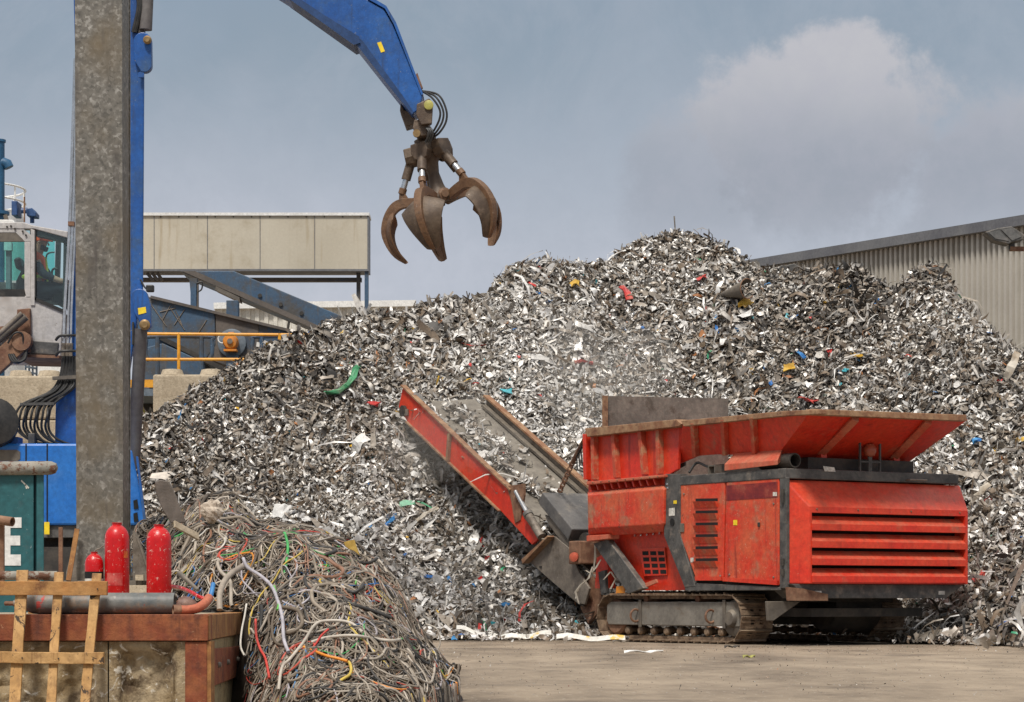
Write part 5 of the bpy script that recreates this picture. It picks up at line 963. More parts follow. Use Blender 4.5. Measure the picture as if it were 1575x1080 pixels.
block('concrete_block','concrete block in the second course under the nubbed block, buried by scrap',[(235,646),(345,646),(345,714),(235,714)],47,.9)
def corrugated(name,label,cat,p0,p1,z0,ztop0,ztop1,pitch,depth,m,trim=None,th=.2,fl=.0):
    "profiled sheet wall from plan point p0 to p1"
    a=Vector((p0[0],p0[1],0)); b=Vector((p1[0],p1[1],0)); L=(b-a).length; t=(b-a).normalized(); nr=Vector((t.y,-t.x,0)); 
    if nr.y>0: nr=-nr
    th_=thing(name,label,cat,(a+b)/2); off=Vector(th_.location); n=int(L/pitch); bot=[];top=[]
    for i in range(n):
        for f_,o_ in ((0,0),(.38,0),(.45,1),(.88,1),(.95,0)):
            u=(i+f_)/n; p=a+(b-a)*u+nr*depth*o_-off; bot.append((p.x,p.y,z0)); top.append((p.x,p.y,ztop0+(ztop1-ztop0)*u))
    o=MB().grid([bot,top]).build('cladding',m,th_)
    bk=-nr*1.5; q=[a-off,b-off]
    MB().hexa([q[0]-nr*.05+Vector((0,0,z0)),q[1]-nr*.05+Vector((0,0,z0)),q[1]-nr*8+Vector((0,0,z0)),q[0]-nr*8+Vector((0,0,z0))],[q[0]-nr*.05+Vector((0,0,ztop0-.1)),q[1]-nr*.05+Vector((0,0,ztop1-.1)),q[1]-nr*8+Vector((0,0,ztop1+.2)),q[0]-nr*8+Vector((0,0,ztop0+.2))]).build('shell',m,th_)
    if trim: MB().bar(q[0]+nr*.12+Vector((0,0,ztop0+.06)),q[1]+nr*.12+Vector((0,0,ztop1+.06)),.34,.24).build('roof_trim',trim,th_)
    return th_
a=P(1120,418,66); b=P(2217.3,243.9,44.4)
corrugated('warehouse','grey corrugated warehouse with a dark roof edge behind the heap on the right','warehouse',(a.x,a.y),(b.x,b.y),0,a.z,b.z,.20,.085,M['clad'],M['trim'])
a=P(330,474,92); b=P(640,470,92)
corrugated('distant_shed','pale corrugated shed far behind the beige gallery','shed',(a.x,a.y),(b.x,b.y),0,a.z,b.z,.36,.07,M['cladwhite'],M['white'])
t=thing('white_building','white rendered building far behind the cab','building',P(40,918,80)-Vector((0,0,EYE))); W(plate([(-120,553),(128,555),(128,930),(-120,930)],80,6),'wall',M['white'],t); W(plate([(-120,551),(130,553),(130,556),(-120,554)],79.9,6.2),'roof_edge',M['cladwhite'],t)
mb=MB()
t=thing('ladder_frame','grey steel ladder frame standing between the cab and the concrete blocks','ladder',P(50,918,60)-Vector((0,0,EYE)))
for px in (39,44.5,50,56): W(plate([(px-1.2,548),(px+1.2,548),(px+1.2,930),(px-1.2,930)],60,.06),'rail',M['frameblue'],t)
for k in range(7): W(MB().bar(P(39,556+k*8,60),P(56,559+k*8,60),.05,.05),'rung',M['frameblue'],t)
def silo():
    d=62.0; c=P(-38,918,d); c.z=0; t=thing('storage_silo','white silo top with a ring railing behind the cab roof','silo',c)
    R=P(36,0,d).x-c.x; zt=P(0,329,d).z
    W(MB().lathe([(0,0),(R,0),(R,zt-.3),(R*.97,zt),(0,zt+.25)],c,(0,0,1),40),'shell',M['white'],t,smooth=True)
    for py in (291.5,312): W(MB().ring(Vector((c.x,c.y,P(0,py,d).z)),R*1.02,.03,(0,0,1),48,6),'guard_ring',M['white'],t,smooth=True)
    for k in range(14):
        a=2*math.pi*k/14; W(MB().tube([c+Vector((R*1.02*math.cos(a),R*1.02*math.sin(a),zt-.1)),c+Vector((R*1.02*math.cos(a),R*1.02*math.sin(a),P(0,291.5,d).z))],.025,6),'guard_post',M['white'],t)
    d=58.0; c=P(-2,918,d); c.z=0; s=thing('exhaust_stack','tall dark blue exhaust stack with a side outlet at the left edge','chimney',c); r=P(7,0,d).x-c.x
    W(MB().tube([c,Vector((c.x,c.y,P(0,216,d).z))],r,24),'stack',M['bluestack'],s,smooth=True)
    W(MB().lathe([(r+.03,-.03),(r+.03,.03),(r,.03),(r,-.03)],Vector((c.x,c.y,P(0,217,d).z)),(0,0,1),24),'top_band',M['bluestack'],s); W(MB().lathe([(r+.12,-.04),(r+.12,.04),(r,.04),(r,-.04)],Vector((c.x,c.y,P(0,328,d).z)),(0,0,1),24),'base_flange',M['bluestack'],s)
    q=Vector((c.x,c.y-.05,0)); W(MB().tube([P(0,252,d),P(6,250,d),P(11,252,d),P(14,258,d)],[.13,.13,.13,.12],14),'side_outlet',M['bluestack'],s,smooth=True)
M['bluestack']=mat('dark_blue_stack_paint',(.012,.075,.16),(.02,.10,.2),.5,s=1.5,streak=(.02,.06,.11))
silo()
def floodlight(label,px,py,d,parts):
    c=P(px,py,d); t=thing('floodlight',label,'floodlight',c,group='floodlights on the warehouse')
    for (q,th) in parts:
        f=W(plate(q,d,th),'lamp_head',M['frame'],t,bevel=.02)
    return t
M['flood']=mat('floodlight_lens',(.10,.10,.095),(.16,.15,.14),.25,s=3)
t=floodlight('double floodlight on a bracket at the top right edge',1550,365,46,[([(1515,357),(1537,350),(1557,372),(1552,376),(1530,370)],.35),([(1534,351),(1556,348),(1577,362),(1574,369),(1556,373)],.35)])
W(MB().tube([P(1556,374,46.2),P(1556,384,46.2)],.06,8),'stem',M['frame'],t); W(MB().bar(P(1553,383,46.2),P(1600,383,46.2),.12,.08),'arm',M['rust'],t); W(MB().tube([P(1600,383,46.2),Vector((P(1600,383,46.2).x,46.2,0))],.09,10),'pole',M['frame'],t)
W(plate([(1521,358),(1537,354),(1552,371),(1531,367)],45.985,.01),'lens',M['flood'],t); W(plate([(1540,353),(1555,351),(1571,364),(1557,370)],45.985,.01),'lens',M['flood'],t)
t=floodlight('dark floodlight pair just above the crest left of the warehouse gable end',1208,414,50,[([(1188,414),(1204,407),(1216,410),(1214,420),(1196,420)],.35),([(1208,408),(1222,405),(1236,413),(1234,420),(1216,420)],.35)])
W(MB().tube([P(1212,418,50.2),Vector((P(1212,418,50.2).x,50.2,0))],.08,8),'pole',M['frame'],t)
# ---------- foreground left
def bay():
    d0=12.0; X1=P(320,945,d0).x; X0=P(-160,945,d0).x; zt=EYE+(HZ-945)*d0/F; d1=14.3; X2=-1.625
    t=thing('retaining_wall','rust framed concrete bay wall carrying the gas cylinders','wall',(X1-1,d0,0))
    zb=EYE+(HZ-986)*d0/F; zx=lambda px:P(px,945,d0).x
    W(MB().hexa([(X0,d0,zb),(X1,d0,zb),(X1,d0+.16,zb),(X0,d0+.16,zb)],[(X0,d0,zt),(X1,d0,zt),(X1,d0+.16,zt),(X0,d0+.16,zt)]),'top_beam',M['rustbeam'],t,bevel=.005)
    W(MB().hexa([(X1+.003,d0+.006,zb+.004),(X2+.003,d1,zb+.004),(X2-.1,d1,zb+.004),(X1-.1,d0+.17,zb+.004)],[(X1+.003,d0+.006,zt-.002),(X2+.003,d1,zt-.002),(X2-.1,d1,zt-.002),(X1-.1,d0+.17,zt-.002)]),'side_beam',M['rustlight'],t,bevel=.005)
    W(MB().box((zx(284),d0+.012,-.3),(zx(318),d0+.14,zb-.003)),'corner_post',M['rustbeam'],t,bevel=.005)
    W(MB().box((zx(318)+.0,d0+.016,-.3),(zx(324),d0+.16,zb-.003)),'post_flange',M['rustlight'],t)
    # panels between posts: rough concrete with a broken recess
    def panel(x0,x1,dd,seed):
        n,m=56,36; R=random.Random(seed); rows=[]
        for j in range(m+1):
            z=-.3+(zb-.004+.3)*j/m; row=[]
            for i in range(n+1):
                x=x0+(x1-x0)*i/n; u=i/n; v=j/m
                e=min(u,1-u)*(x1-x0); ez=(1-v)*(zb+.3); dep=0.0
                if e>.045 and .03<ez: dep=min(.05,(e-.045)*1.2,(ez-.03)*1.2)*1.0
                if e>.06 and ez>.06: dep+= .05*float(vnoise(np.array([x*11+seed]),np.array([z*11]))[0])+.03*float(vnoise(np.array([x*31+seed]),np.array([z*31]))[0])
                row.append((x,dd+dep+.004*R.random(),z))
            rows.append(row)
        return W(MB().grid(rows),'concrete_panel',M['concbay'],t,smooth=True)
    panel(zx(166),zx(284),d0+.03,2); panel(zx(-40),zx(164),d0+.03,9); panel(zx(-160),zx(-42),d0+.03,5)
    # right side: stained concrete with a bolted plate
    mb=MB(); rows=[]
    for j in range(13):
        z=-.3+(zb+.3)*j/12; rows.append([(X1-.012+(X2-X1)*u+.006*float(vnoise(np.array([u*20]),np.array([z*14+2]))[0]),d0+.165+(d1-d0-.165)*u,z) for u in np.linspace(0,1,20)])
    W(mb.grid(rows),'side_panel',mat('moss_stained_concrete',(.26,.20,.10),(.34,.27,.15),.9,s=6,dirt=(.12,.09,.04),dirt_s=6,speck=(.5,.42,.26),speck_s=16,bump=.6,streak=(.16,.11,.045),streak_s=16),t,smooth=True)
    def side(u,z,o=.0): return Vector((X1-.002+(X2-X1)*u+o,d0+(d1-d0)*u,z))
    pl=[side(.10,zb-.045,.01),side(.84,zb-.065,.01),side(.84,zb-.24,.01),side(.10,zb-.24,.01)]
    b=W(MB().prism(pl,(-.02,0,0)),'bolted_plate',M['rustbeam'],t,bevel=.004)
    for u in (.2,.42,.68): W(MB().lathe([(0,0),(.016,0),(.013,.014),(0,.016)],side(u,zb-.135,.012),(1,0,0),10),'bolt',M['steel'],b,smooth=True)
    W(MB().hexa([(X0,d0+.1,zt-.10),(X1-.05,d0+.1,zt-.10),(X2-.05,d1,zt-.10),(X0,d1,zt-.10)],[(X0,d0+.1,zt-.006),(X1-.05,d0+.1,zt-.006),(X2-.05,d1,zt-.006),(X0,d1,zt-.006)]),'concrete_deck',M['conc'],t)
    W(MB().box((X0,d0+.2,-.3),(X1-.06,d1,zt-.105)),'concrete_core',M['conc'],t)
    for px,py,rr in ((224,1005,.004),(308,1010,.004)): pass
    return zt
ZT=bay()
def pallet():
    d=11.78; t=thing('wooden_pallet','light wooden slatted pallet leaning against the rusty bay wall','pallet',P(80,1080,d))
    tilt=lambda py: (1100-py)*.0011                          # leans back towards the wall
    def stick(a,b,wpx,th,dd,m,name):
        A_,B_=P(a[0],a[1],d+dd+tilt(a[1])),P(b[0],b[1],d+dd+tilt(b[1])); h=wpx*d/F/2; n=8; rows=[]; ax=(B_-A_).normalized(); s=Vector((ax.z,0,-ax.x)); R=random.Random(a[0]*7+a[1])
        for k in range(n+1):
            p=A_.lerp(B_,k/n); j=R.uniform(-.0025,.0025); rows.append([p-s*(h+j),p+s*(h+R.uniform(-.0025,.0025))])
        return W(MB().sheet(rows,(0,-th,0)),name,m,t,bevel=.003)
    stick((35.5,877),(22,1100),18.5,.020,.0,M['wood'],'slat'); stick((91.5,880),(78,1100),15,.020,.0,M['wood'],'slat'); stick((150,882),(129,1100),15.5,.020,.0,M['wood'],'slat')
    stick((-40,904.5),(166,905),22,.032,-.022,M['woodbrown'],'rail'); stick((-40,1011),(161,1012.5),17.5,.032,-.022,M['wood'],'rail')
    for (px,py) in ((35,900),(91,901),(34,1012),(90,1013),(150,906),(143,1014)):
        c=P(px,py,d-.056+tilt(py)); W(MB().lathe([(0,0),(.004,0),(.004,.002),(0,.002)],c,(0,-1,0),8),'nail',M['dark'],t)
pallet()
def bottle(px,top,bot,wpx,d,label,neck=.30,extra=True):
    s=d/F; r=wpx*s/2; h=(bot-top)*s; c=P(px,bot,d); c.z=ZT-.001 if False else c.z
    t=thing('fire_extinguisher',label,'fire extinguisher',c,group='red extinguisher bodies on the bay wall')
    n=.36 if wpx<33 else .40
    prof=[(0,0),(r*.93,0),(r,.012),(r,h-r*1.35),(r*.97,h-r*1.05),(r*.86,h-r*.72),(r*.68,h-r*.45),(r*.50,h-r*.30),(r*n,h-r*.22),(r*n,h-r*.06),(r*(n+.04),h-r*.05),(r*(n+.04),h),(r*n*.7,h),(r*n*.7,h-.02),(0,h-.02)]
    MB().lathe(prof,(0,0,0),(0,0,1),40).build('body',M['exting'],t,smooth=True)
    return t,r,h,s
def extinguishers():
    t,r,h,s=bottle(180,804,925,37.5,12.75,'dented red extinguisher body with a faded label in the middle of the bay wall')
    arc=lambda a0,a1,z0,z1,rr,n=12:[[(rr*math.sin(a0+(a1-a0)*i/n),-rr*math.cos(a0+(a1-a0)*i/n),z) for i in range(n+1)] for z in (z0,z1)]
    lab=mat('faded_red_label',(.50,.10,.08),(.42,.02,.02),.5,s=22,dirt=(.60,.30,.25),dirt_s=30)
    MB().sheet(arc(-.75,.62,h*.20,h*.36,r+.0012),(0,.0004,0)).build('faded_label',lab,t,smooth=True)
    MB().sheet(arc(.72,1.2,h*.55,h*.64,r+.0012,4),(0,.0004,0)).build('sticker_remnant',mat('orange_sticker_remnant',(.6,.16,.02),(.5,.05,.02),.5,s=30),t,smooth=True)
    t,r,h,s=bottle(244.5,807,925,38,12.62,'clean bright red extinguisher body at the right end of the bay wall')
    t,r,h,s=bottle(145,849,925,28.5,12.75,'small red extinguisher body with a white label behind the pallet')
    MB().sheet(arc(-1.4,1.4,h*.46,h*.60,r+.0012),(0,.0004,0)).build('black_band',M['hole'],t,smooth=True)
    MB().sheet(arc(-1.5,1.5,h*.20,h*.46,r+.001),(0,.0004,0)).build('white_label',M['paper'],t,smooth=True)
    for k in range(3): MB().sheet(arc(-1.3+.5*k,-1.0+.5*k,h*.24,h*.40,r+.0018,4),(0,.0003,0)).build('label_print',M['cloth'] if k!=1 else M['redsc'],t,smooth=True)
    MB().tube(smooth_path([(0,0,h-.005),(.012,-.004,h+.012),(.03,-.005,h+.018),(.05,-.004,h+.035)]),.0035,6).build('bent_wire',M['steel'],t,smooth=True)
extinguishers()
def lying():
    d=12.12; r=16.5*d/F; zc=ZT+r; a=P(268,0,d).x; x0=P(20,0,d).x
    t=thing('gas_cylinder','scuffed grey gas cylinder lying along the top of the bay wall','gas cylinder',(x0,d+.02,zc))
    MB().lathe([(0,0),(.018,0),(.02,.025),(.03,.05),(r*.75,.07),(r*.96,.10),(r,.13),(r,a-x0-.012),(r*.97,a-x0),(r*.88,a-x0+.001),(r*.86,a-x0-.012),(0,a-x0-.02)],(0,0,0),(1,0,0),40).build('body',M['gascyl'],t,smooth=True)
    u=P(58,0,d).x-x0; MB().sheet([[(u+w_,-(r+.001)*math.cos(b),(r+.001)*math.sin(b)) for w_ in (0,.02,.04)] for b in np.linspace(-.5,.8,7)],(0,.0005,0)).build('red_mark',mat('red_paint_mark',(.40,.05,.04),(.16,.15,.14),.6,s=45,contrast=(.48,.52)),t)
    MB().lathe([(0,0),(.012,0),(.012,.045),(.006,.05),(0,.05)],(0,0,0),(-1,0,0),12).build('valve_stub',M['rust'],t,smooth=True)
    # second rusty pipe behind
    zc=EYE+(HZ-885.5)*12.35/F; t=thing('scaffold_pipe','rusty pipe lying behind the top of the pallet','pipe',P(-60,885.5,12.35))
    t.location.z=zc; MB().pipe((0,0,0),(P(88,0,12.35).x-P(-60,0,12.35).x,0,0),.024,.02).build('pipe',M['pipe'],t,smooth=True)
    for x in (.10,.36): MB().box((x,-.03,ZT-zc),(x+.05,.03,-.022)).build('support_batten',M['woodbrown'],t)
    # flared rusty pipe end sticking out at the left
    t=thing('cut_pipe','short rusty pipe end with an open mouth by the white letter','pipe',P(0,800,13.0))
    MB().pipe(P(-30,796,13)-P(0,800,13),P(24,803.5,13)-P(0,800,13)+Vector((0,-.08,0)),.026,.021).build('pipe',M['rust'],t,smooth=True)
    MB().box((-.02,.0,-.36),(.02,.03,-.02)).build('stand',M['rust'],t)
    # dark pear-shaped piece, orange hose, red hose, blue piece, grey hose
    t=thing('float_ball','dark brown pear-shaped metal float beside the lying cylinder','float',P(284,930,12.45))
    MB().lathe([(0,-.045),(.03,-.04),(.048,-.015),(.05,.012),(.042,.042),(.025,.07),(.014,.09),(0,.092)],(0,0,-.004),(.95,.1,-.28),24).build('body',mat('dark_rusty_float',(.12,.06,.045),(.18,.10,.075),.5,s=14,dirt=(.24,.15,.11),bump=.3),t,smooth=True)
    h=smooth_path([P(275,938,12.08),P(290,938,12.1),P(304,935,12.13),P(315,928,12.2),P(321,920,12.32)],6)
    t=thing('rubber_hose','thick terracotta hose with an open end on the corner of the bay wall','hose',h[0]); off=[q-h[0] for q in h]
    MB().tube(off,.0235,20).build('hose',M['hose'],t,smooth=True); dv=(off[1]-off[0]).normalized(); MB().pipe(off[0]-dv*.03,off[0]+dv*.01,.026,.02).build('hose_end',M['rust'],t,smooth=True)
    MB().lathe([(0,0),(.019,0),(.019,.002),(0,.002)],off[0]-dv*.012,-dv,16).build('hose_mouth',M['hole'],t)
    h=smooth_path([P(250,902,12.95),P(272,903,12.8),P(292,910,12.6),P(306,918,12.45),P(318,922,12.4)]); t=thing('red_hose','thin red hose curving behind the brown float','hose',h[0]); MB().tube([q-h[0] for q in h],.0105,10).build('hose',M['exting'],t,smooth=True)
    h=smooth_path([P(322,926,12.5),P(325,914,12.5),P(328,898,12.55)]); t=thing('blue_tube','short blue tube standing beside the terracotta hose','tube',h[0]); MB().tube([q-h[0] for q in h],.013,10).build('tube',M['bluesc'],t,smooth=True)
    h=smooth_path([P(338,938,12.75),P(338,915,12.8),P(344,896,12.9),P(356,882,13.0),P(372,872,13.2)]); t=thing('grey_hose','thick grey beige hose standing at the end of the bay wall','hose',h[0]); MB().tube([q-h[0] for q in h],.0165,12).build('hose',mat('grey_beige_hose',(.30,.25,.20),(.36,.31,.25),.6,s=10,dirt=(.18,.14,.11)),t,smooth=True)
    for (px,y0,d_,lb) in ((252,0,13.6,'upright rusty rod left of the column base'),(229,0,13.6,'upright dark rod right of the column base')):
        q=93.5 if px==252 else px; top=811 if px==252 else 815
        p=P(q,top,d_); t=thing('steel_rod',lb,'rod',Vector((p.x,d_,ZT-.0))); MB().box((-.011,-.011,-.3),(.011,.011,p.z-ZT)).build('rod',M['rust'],t)
lying()
def column():
    d=14.55; xl,xr=P(114.5,0,d).x,P(200.5,0,d+.29).x; xs=P(187.5,0,d).x; z0=EYE+(HZ-893)*d/F; zt=EYE+(HZ+160)*d/F
    t=thing('steel_column','tall galvanised steel H column with gusset plates at its foot','column',((xl+xr)/2,d+.15,0))
    cx=(xl+xs)/2
    # H section turned so that one flange faces the yard; its edge and web show on the right
    lean=-.012
    W(MB().hexa([(xl+.012,d,z0),(xs+.008,d,z0),(xs+.008,d+.02,z0),(xl+.012,d+.02,z0)],[(xl,d,zt),(xs,d,zt),(xs,d+.02,zt),(xl,d+.02,zt)]),'flange',M['galv'],t,bevel=.002)
    W(MB().hexa([(xl+.05,d+.28,z0),(xr,d+.28,z0),(xr,d+.30,z0),(xl+.05,d+.30,z0)],[(xl+.05,d+.28,zt),(xr,d+.28,zt),(xr,d+.30,zt),(xl+.05,d+.30,zt)]),'flange',M['galv'],t,bevel=.002)
    W(MB().hexa([(xs-.02,d+.02,z0),(xs-.002,d+.02,z0),(xr-.006,d+.28,z0),(xr-.024,d+.28,z0)],[(xs-.03,d+.02,zt),(xs-.012,d+.02,zt),(xr-.006,d+.28,zt),(xr-.024,d+.28,zt)]),'web',M['galv'],t)
    W(MB().box((xl-.10,d-.12,z0-.03),(xr+.10,d+.45,z0)),'base_plate',M['steelmid'],t); W(MB().box((xl-.18,d-.2,-.1),(xr+.18,d+.55,z0-.03)),'plinth',M['conc'],t)
    zl=lambda py:EYE+(HZ-py)*d/F; gx=lambda px:P(px,0,d).x
    g=[((118,813),(98,885),(110,893),(118,893))]
    W(MB().prism([(gx(119),d+.1,zl(816)),(gx(113),d+.1,zl(816)),(gx(97),d+.1,zl(880)),(gx(97),d+.1,zl(893)),(gx(119),d+.1,zl(893))],(0,.02,0)),'gusset',M['steel'],t); W(MB().prism([(gx(200),d+.1,zl(816)),(gx(206),d+.1,zl(818)),(gx(228),d+.1,zl(878)),(gx(228),d+.1,zl(893)),(gx(200),d+.1,zl(893))],(0,.02,0)),'gusset',M['steel'],t)
    W(MB().bar((gx(121),d-.05,zl(814)),(gx(111),d-.12,zl(893)),.03,.012,(0,-1,0)),'front_gusset',M['rustlight'],t); W(MB().bar((gx(206),d+.08,zl(820)),(gx(227),d+.08,zl(882)),.012,.012,(0,-1,0)),'weld_edge',M['steel'],t)
    for px in (190,212): W(MB().box((gx(px),d-.10,z0),(gx(px)+.05,d-.05,z0+.035)),'anchor_nut',M['conc'],t)
column()
def container():
    d=21.0; D=lambda v:Vector((-.205*v,v,0)); t=thing('teal_container','teal steel container with a white letter E behind the pallet','container',P(20,918,d)-Vector((0,0,EYE)))
    b=W(plate([(-120,724),(52,724),(52,960),(-120,960)],d,D(1.8)),'side_wall',M['teal'],t,bevel=.01)
    W(plate([(50,724),(57,724),(57,960),(50,960)],d+.05,D(1.7)),'recess_post',mat('dark_teal',(.006,.05,.06),None,.5),t); W(plate([(56,726),(67.5,726),(67.5,960),(56,960)],d-.01,D(.4)),'corner_post',M['teal'],t,bevel=.01)
    W(MB().tube([P(-120,721,d-.02)]+[P(70,720,d-.02),P(79,720,d-.02),P(86,720.5,d-.02),P(88.5,721,d-.02)],[.062,.062,.06,.045,.015],20),'top_pipe',M['pipe'],t,smooth=True)
    E=[(5,796),(33,796),(33,812),(16,812),(16,824),(31,824),(31,839),(16,839),(16,853),(32,853),(32,870),(5,870)]
    W(plate(E,d-.006,.006),'letter_e',M['white'],b)
    W(plate([(33,738),(45,750),(44,752),(32,740)],d-.002,.004),'scratch',M['cladwhite'],b); W(plate([(38,745),(40,745),(42,752),(40,752)],d-.002,.004),'scratch',M['cladwhite'],b)
container()
# ---------- heap of waste cable
MSK=np.array([(180,835),(225,815),(262,792),(300,788),(330,790),(400,796),(450,806),(500,830),(545,852),(580,880),(612,915),(640,962),(670,1005),(690,1045),(703,1075),(712,1090),(760,1100)],float)
MFX,MFY=[180,300,384,470,560,630,680,703,720],[14.4,13.7,13.15,12.55,12.45,12.75,13.4,14.0,14.4]
def mound(X,Y):
    px=CX+F*X/Y; y=np.interp(px,MSK[:,0],MSK[:,1])+20; Yr=np.interp(px,[180,300,560,703],[15.9,15.4,15.2,14.6]); Zr=np.maximum(EYE+(HZ-y)*Yr/F,0)
    Yf=np.interp(px,MFX,MFY); s=(Y-Yf)/(Yr-Yf); sc=np.clip(s,0,1); h=Zr*np.sin(sc*math.pi/2)**1.05
    h=np.where(s>1,Zr*np.clip(1-(s-1)*1.1,0,1),h); h=np.where(s<0,s*2.0,h)
    n=.24*vnoise(X*2.6,Y*2.6+3)+.10*vnoise(X*6,Y*6)+.05*vnoise(X*14,Y*14)
    return h+n*np.clip(s*4,0,1)*np.clip((1.25-s)*3,.25,1)
def cables():
    pxs=np.linspace(190,735,90); ss=np.linspace(-.1,2,70); A_,S_=np.meshgrid(pxs,ss,indexing='ij')
    Yf=np.interp(A_,MFX,MFY); Yr=np.interp(A_,[180,300,560,703],[15.9,15.4,15.2,14.6]); Y=Yf+S_*(Yr-Yf); X=(A_-CX)*Y/F; Z=mound(X,Y)-.05
    n,m=A_.shape; V=np.stack([X,Y,Z],-1).reshape(-1,3); i,j=np.meshgrid(np.arange(n-1),np.arange(m-1),indexing='ij'); b=(i*m+j).ravel(); Q=np.stack([b,b+m,b+m+1,b+1],-1); C=np.tile([.03,.024,.019,0.],(len(V),1))
    N=9000; K=34; r=RNG
    px=r.uniform(200,712,N); s=r.uniform(-.05,1.25,N); Yf=np.interp(px,MFX,MFY); Yr=np.interp(px,[180,300,560,703],[15.9,15.4,15.2,14.6]); y=Yf+s*(Yr-Yf); x=(px-CX)*y/F
    step=np.exp(r.normal(math.log(.026),.35,N)); th=r.uniform(0,2*math.pi,N); kap=r.normal(0,.16,N); off=np.abs(r.normal(0,.045,N)); do=np.zeros(N); rad=np.exp(r.normal(math.log(.0035),.48,N)); rad=np.clip(rad,.0026,.0135)
    NC=320; grp=np.arange(NC)//10; e=N-NC; x[e:]=x[e:][grp*10]+r.normal(0,.012,NC); y[e:]=y[e:][grp*10]+r.normal(0,.012,NC); step[e:]=.026*(1+r.normal(0,.05,NC)); ck=r.uniform(.14,.30,NC)[grp*10]*(1+r.normal(0,.06,NC)); kap[e:]=ck; rad[e:]=r.uniform(.004,.0085,NC)[grp*10]; isc=np.arange(N)>=e
    # droop: most lengths run down the slope
    pts=np.zeros((N,K,3)); px_=pts
    for k in range(K):
        z=mound(x,y); pts[:,k,0]=x; pts[:,k,1]=y; pts[:,k,2]=z+rad+off
        kap=np.where(isc,kap,kap*.88+r.normal(0,.095,N)); th=th+kap; cx_,cy_=np.cos(th),np.sin(th); g=(mound(x+cx_*.02,y+cy_*.02)-z)/.02; st=step/np.sqrt(1+g*g); x=x+cx_*st; y=y+cy_*st
        do=do*.8+r.normal(0,.007,N); off=np.clip(off+do,-.012,.11)
    for _ in range(2): pts[:,1:-1,2]=(pts[:,:-2,2]+2*pts[:,1:-1,2]+pts[:,2:,2])/4
    # keep lengths clear of the bay wall's front and side
    inside=(pts[...,0]<-1.53)&(pts[...,1]<14.4); bad=(inside&((pts[...,2]<ZT+.0)|(pts[...,1]<12.9))).any(axis=1)
    ppx=CX+F*pts[...,0]/pts[...,1]; bad|=(ppx<198).any(axis=1)|(ppx>708).any(axis=1)|(pts[...,1]<11.95).any(axis=1)
    pts=pts[~bad]; rad=rad[~bad]; N=len(pts)
    t=np.gradient(pts,axis=1); t/=np.linalg.norm(t,axis=2)[...,None]+1e-9; up=np.zeros_like(t); up[...,2]=1; u=np.cross(t,up); u/=np.linalg.norm(u,axis=2)[...,None]+1e-9; w_=np.cross(t,u)
    S=6; an=2*math.pi*np.arange(S)/S; ring=(u[:,:,None,:]*np.cos(an)[None,None,:,None]+w_[:,:,None,:]*np.sin(an)[None,None,:,None])*rad[:,None,None,None]+pts[:,:,None,:]
    V1=ring.reshape(-1,3); base=(np.arange(N)*K*S)[:,None,None]+(np.arange(K-1)*S)[None,:,None]; a=np.arange(S)[None,None,:]; a2=(a+1)%S
    Q1=np.stack([base+a,base+a2,base+S+a2,base+S+a],-1).reshape(-1,4)
    pal=[((.32,.275,.22),(.48,.42,.35),.15),((.17,.14,.105),(.29,.24,.185),.25),((.085,.065,.048),(.16,.125,.09),.26),((.02,.019,.018),(.06,.053,.047),.19),((.34,.30,.30),(.40,.38,.42),.03),((.40,.03,.025),(.5,.08,.05),.02),((.24,.12,.07),(.28,.15,.10),.05),((.03,.12,.35),(.06,.2,.40),.008),((.04,.35,.09),(.10,.40,.12),.006),((.5,.35,.05),(.56,.42,.10),.008),((.62,.20,.03),(.7,.28,.04),.006)]
    q=r.random(N); C1=np.zeros((N,4)); lo=0; v=r.random(N)[:,None]
    for c1,c2,p in pal:
        mk=(q>=lo)&(q<lo+p); C1[mk,:3]=(np.array(c1)+(np.array(c2)-np.array(c1))*v[mk]); lo+=p
    mk=q>=lo; C1[mk,:3]=(.30,.26,.22)
    o=np_mesh('cable_heap',np.concatenate([V,V1]),np.concatenate([Q,Q1+len(V)]),M['cable'],np.concatenate([C,np.repeat(C1,K*S,axis=0)]),True)
    tag(o,'tangled heap of stripped waste cables beside the bay wall','cable heap',kind='stuff')
cables()
def on_mound(px,py,lift=.03):
    Y=np.linspace(12.2,16.5,500); X=(px-CX)*Y/F; z=EYE+(HZ-py)*Y/F; h=mound(X,Y); ok=h>=z; k=np.argmax(ok) if ok.any() else 250
    return Vector((X[k],Y[k]-lift,z[k]+lift*.5))
def loose(name,label,pts,rad,m,lift=.13,group='single cables lying on top of the cable heap'):
    h=smooth_path([on_mound(a,b,lift) for a,b in pts],6); t=thing(name,label,'cable',h[0],group=group); MB().tube([q-h[0] for q in h],rad,10).build('sheath',m,t,smooth=True)
cg=lambda n,a,b:mat(n,a,b,.5,s=20,dirt=tuple(x*.6 for x in a))
M['cgrey']=cg('lilac_grey_sheath',(.34,.32,.35),(.42,.40,.43)); M['cbeige']=cg('beige_grey_sheath',(.42,.37,.31),(.50,.45,.38)); M['cblack']=cg('black_sheath',(.022,.02,.019),(.05,.045,.04)); M['cor']=cg('orange_sheath',(.66,.22,.02),(.70,.27,.03)); M['cgreen']=cg('green_sheath',(.10,.42,.06),(.16,.48,.1)); M['cred']=cg('red_sheath',(.50,.04,.03),(.56,.07,.05)); M['cwhite']=cg('off_white_sheath',(.55,.52,.46),(.62,.58,.52))
loose('power_cable','long lilac grey cable hanging down the middle of the cable heap',[(378,876),(385,890),(405,903),(422,920),(432,945),(438,970),(440,1000),(447,1020)],.0105,M['cgrey'])
loose('power_cable','bright orange cable pair across the front of the cable heap',[(470,1012),(485,1018),(505,1026),(522,1030),(537,1034)],.0085,M['cor'])
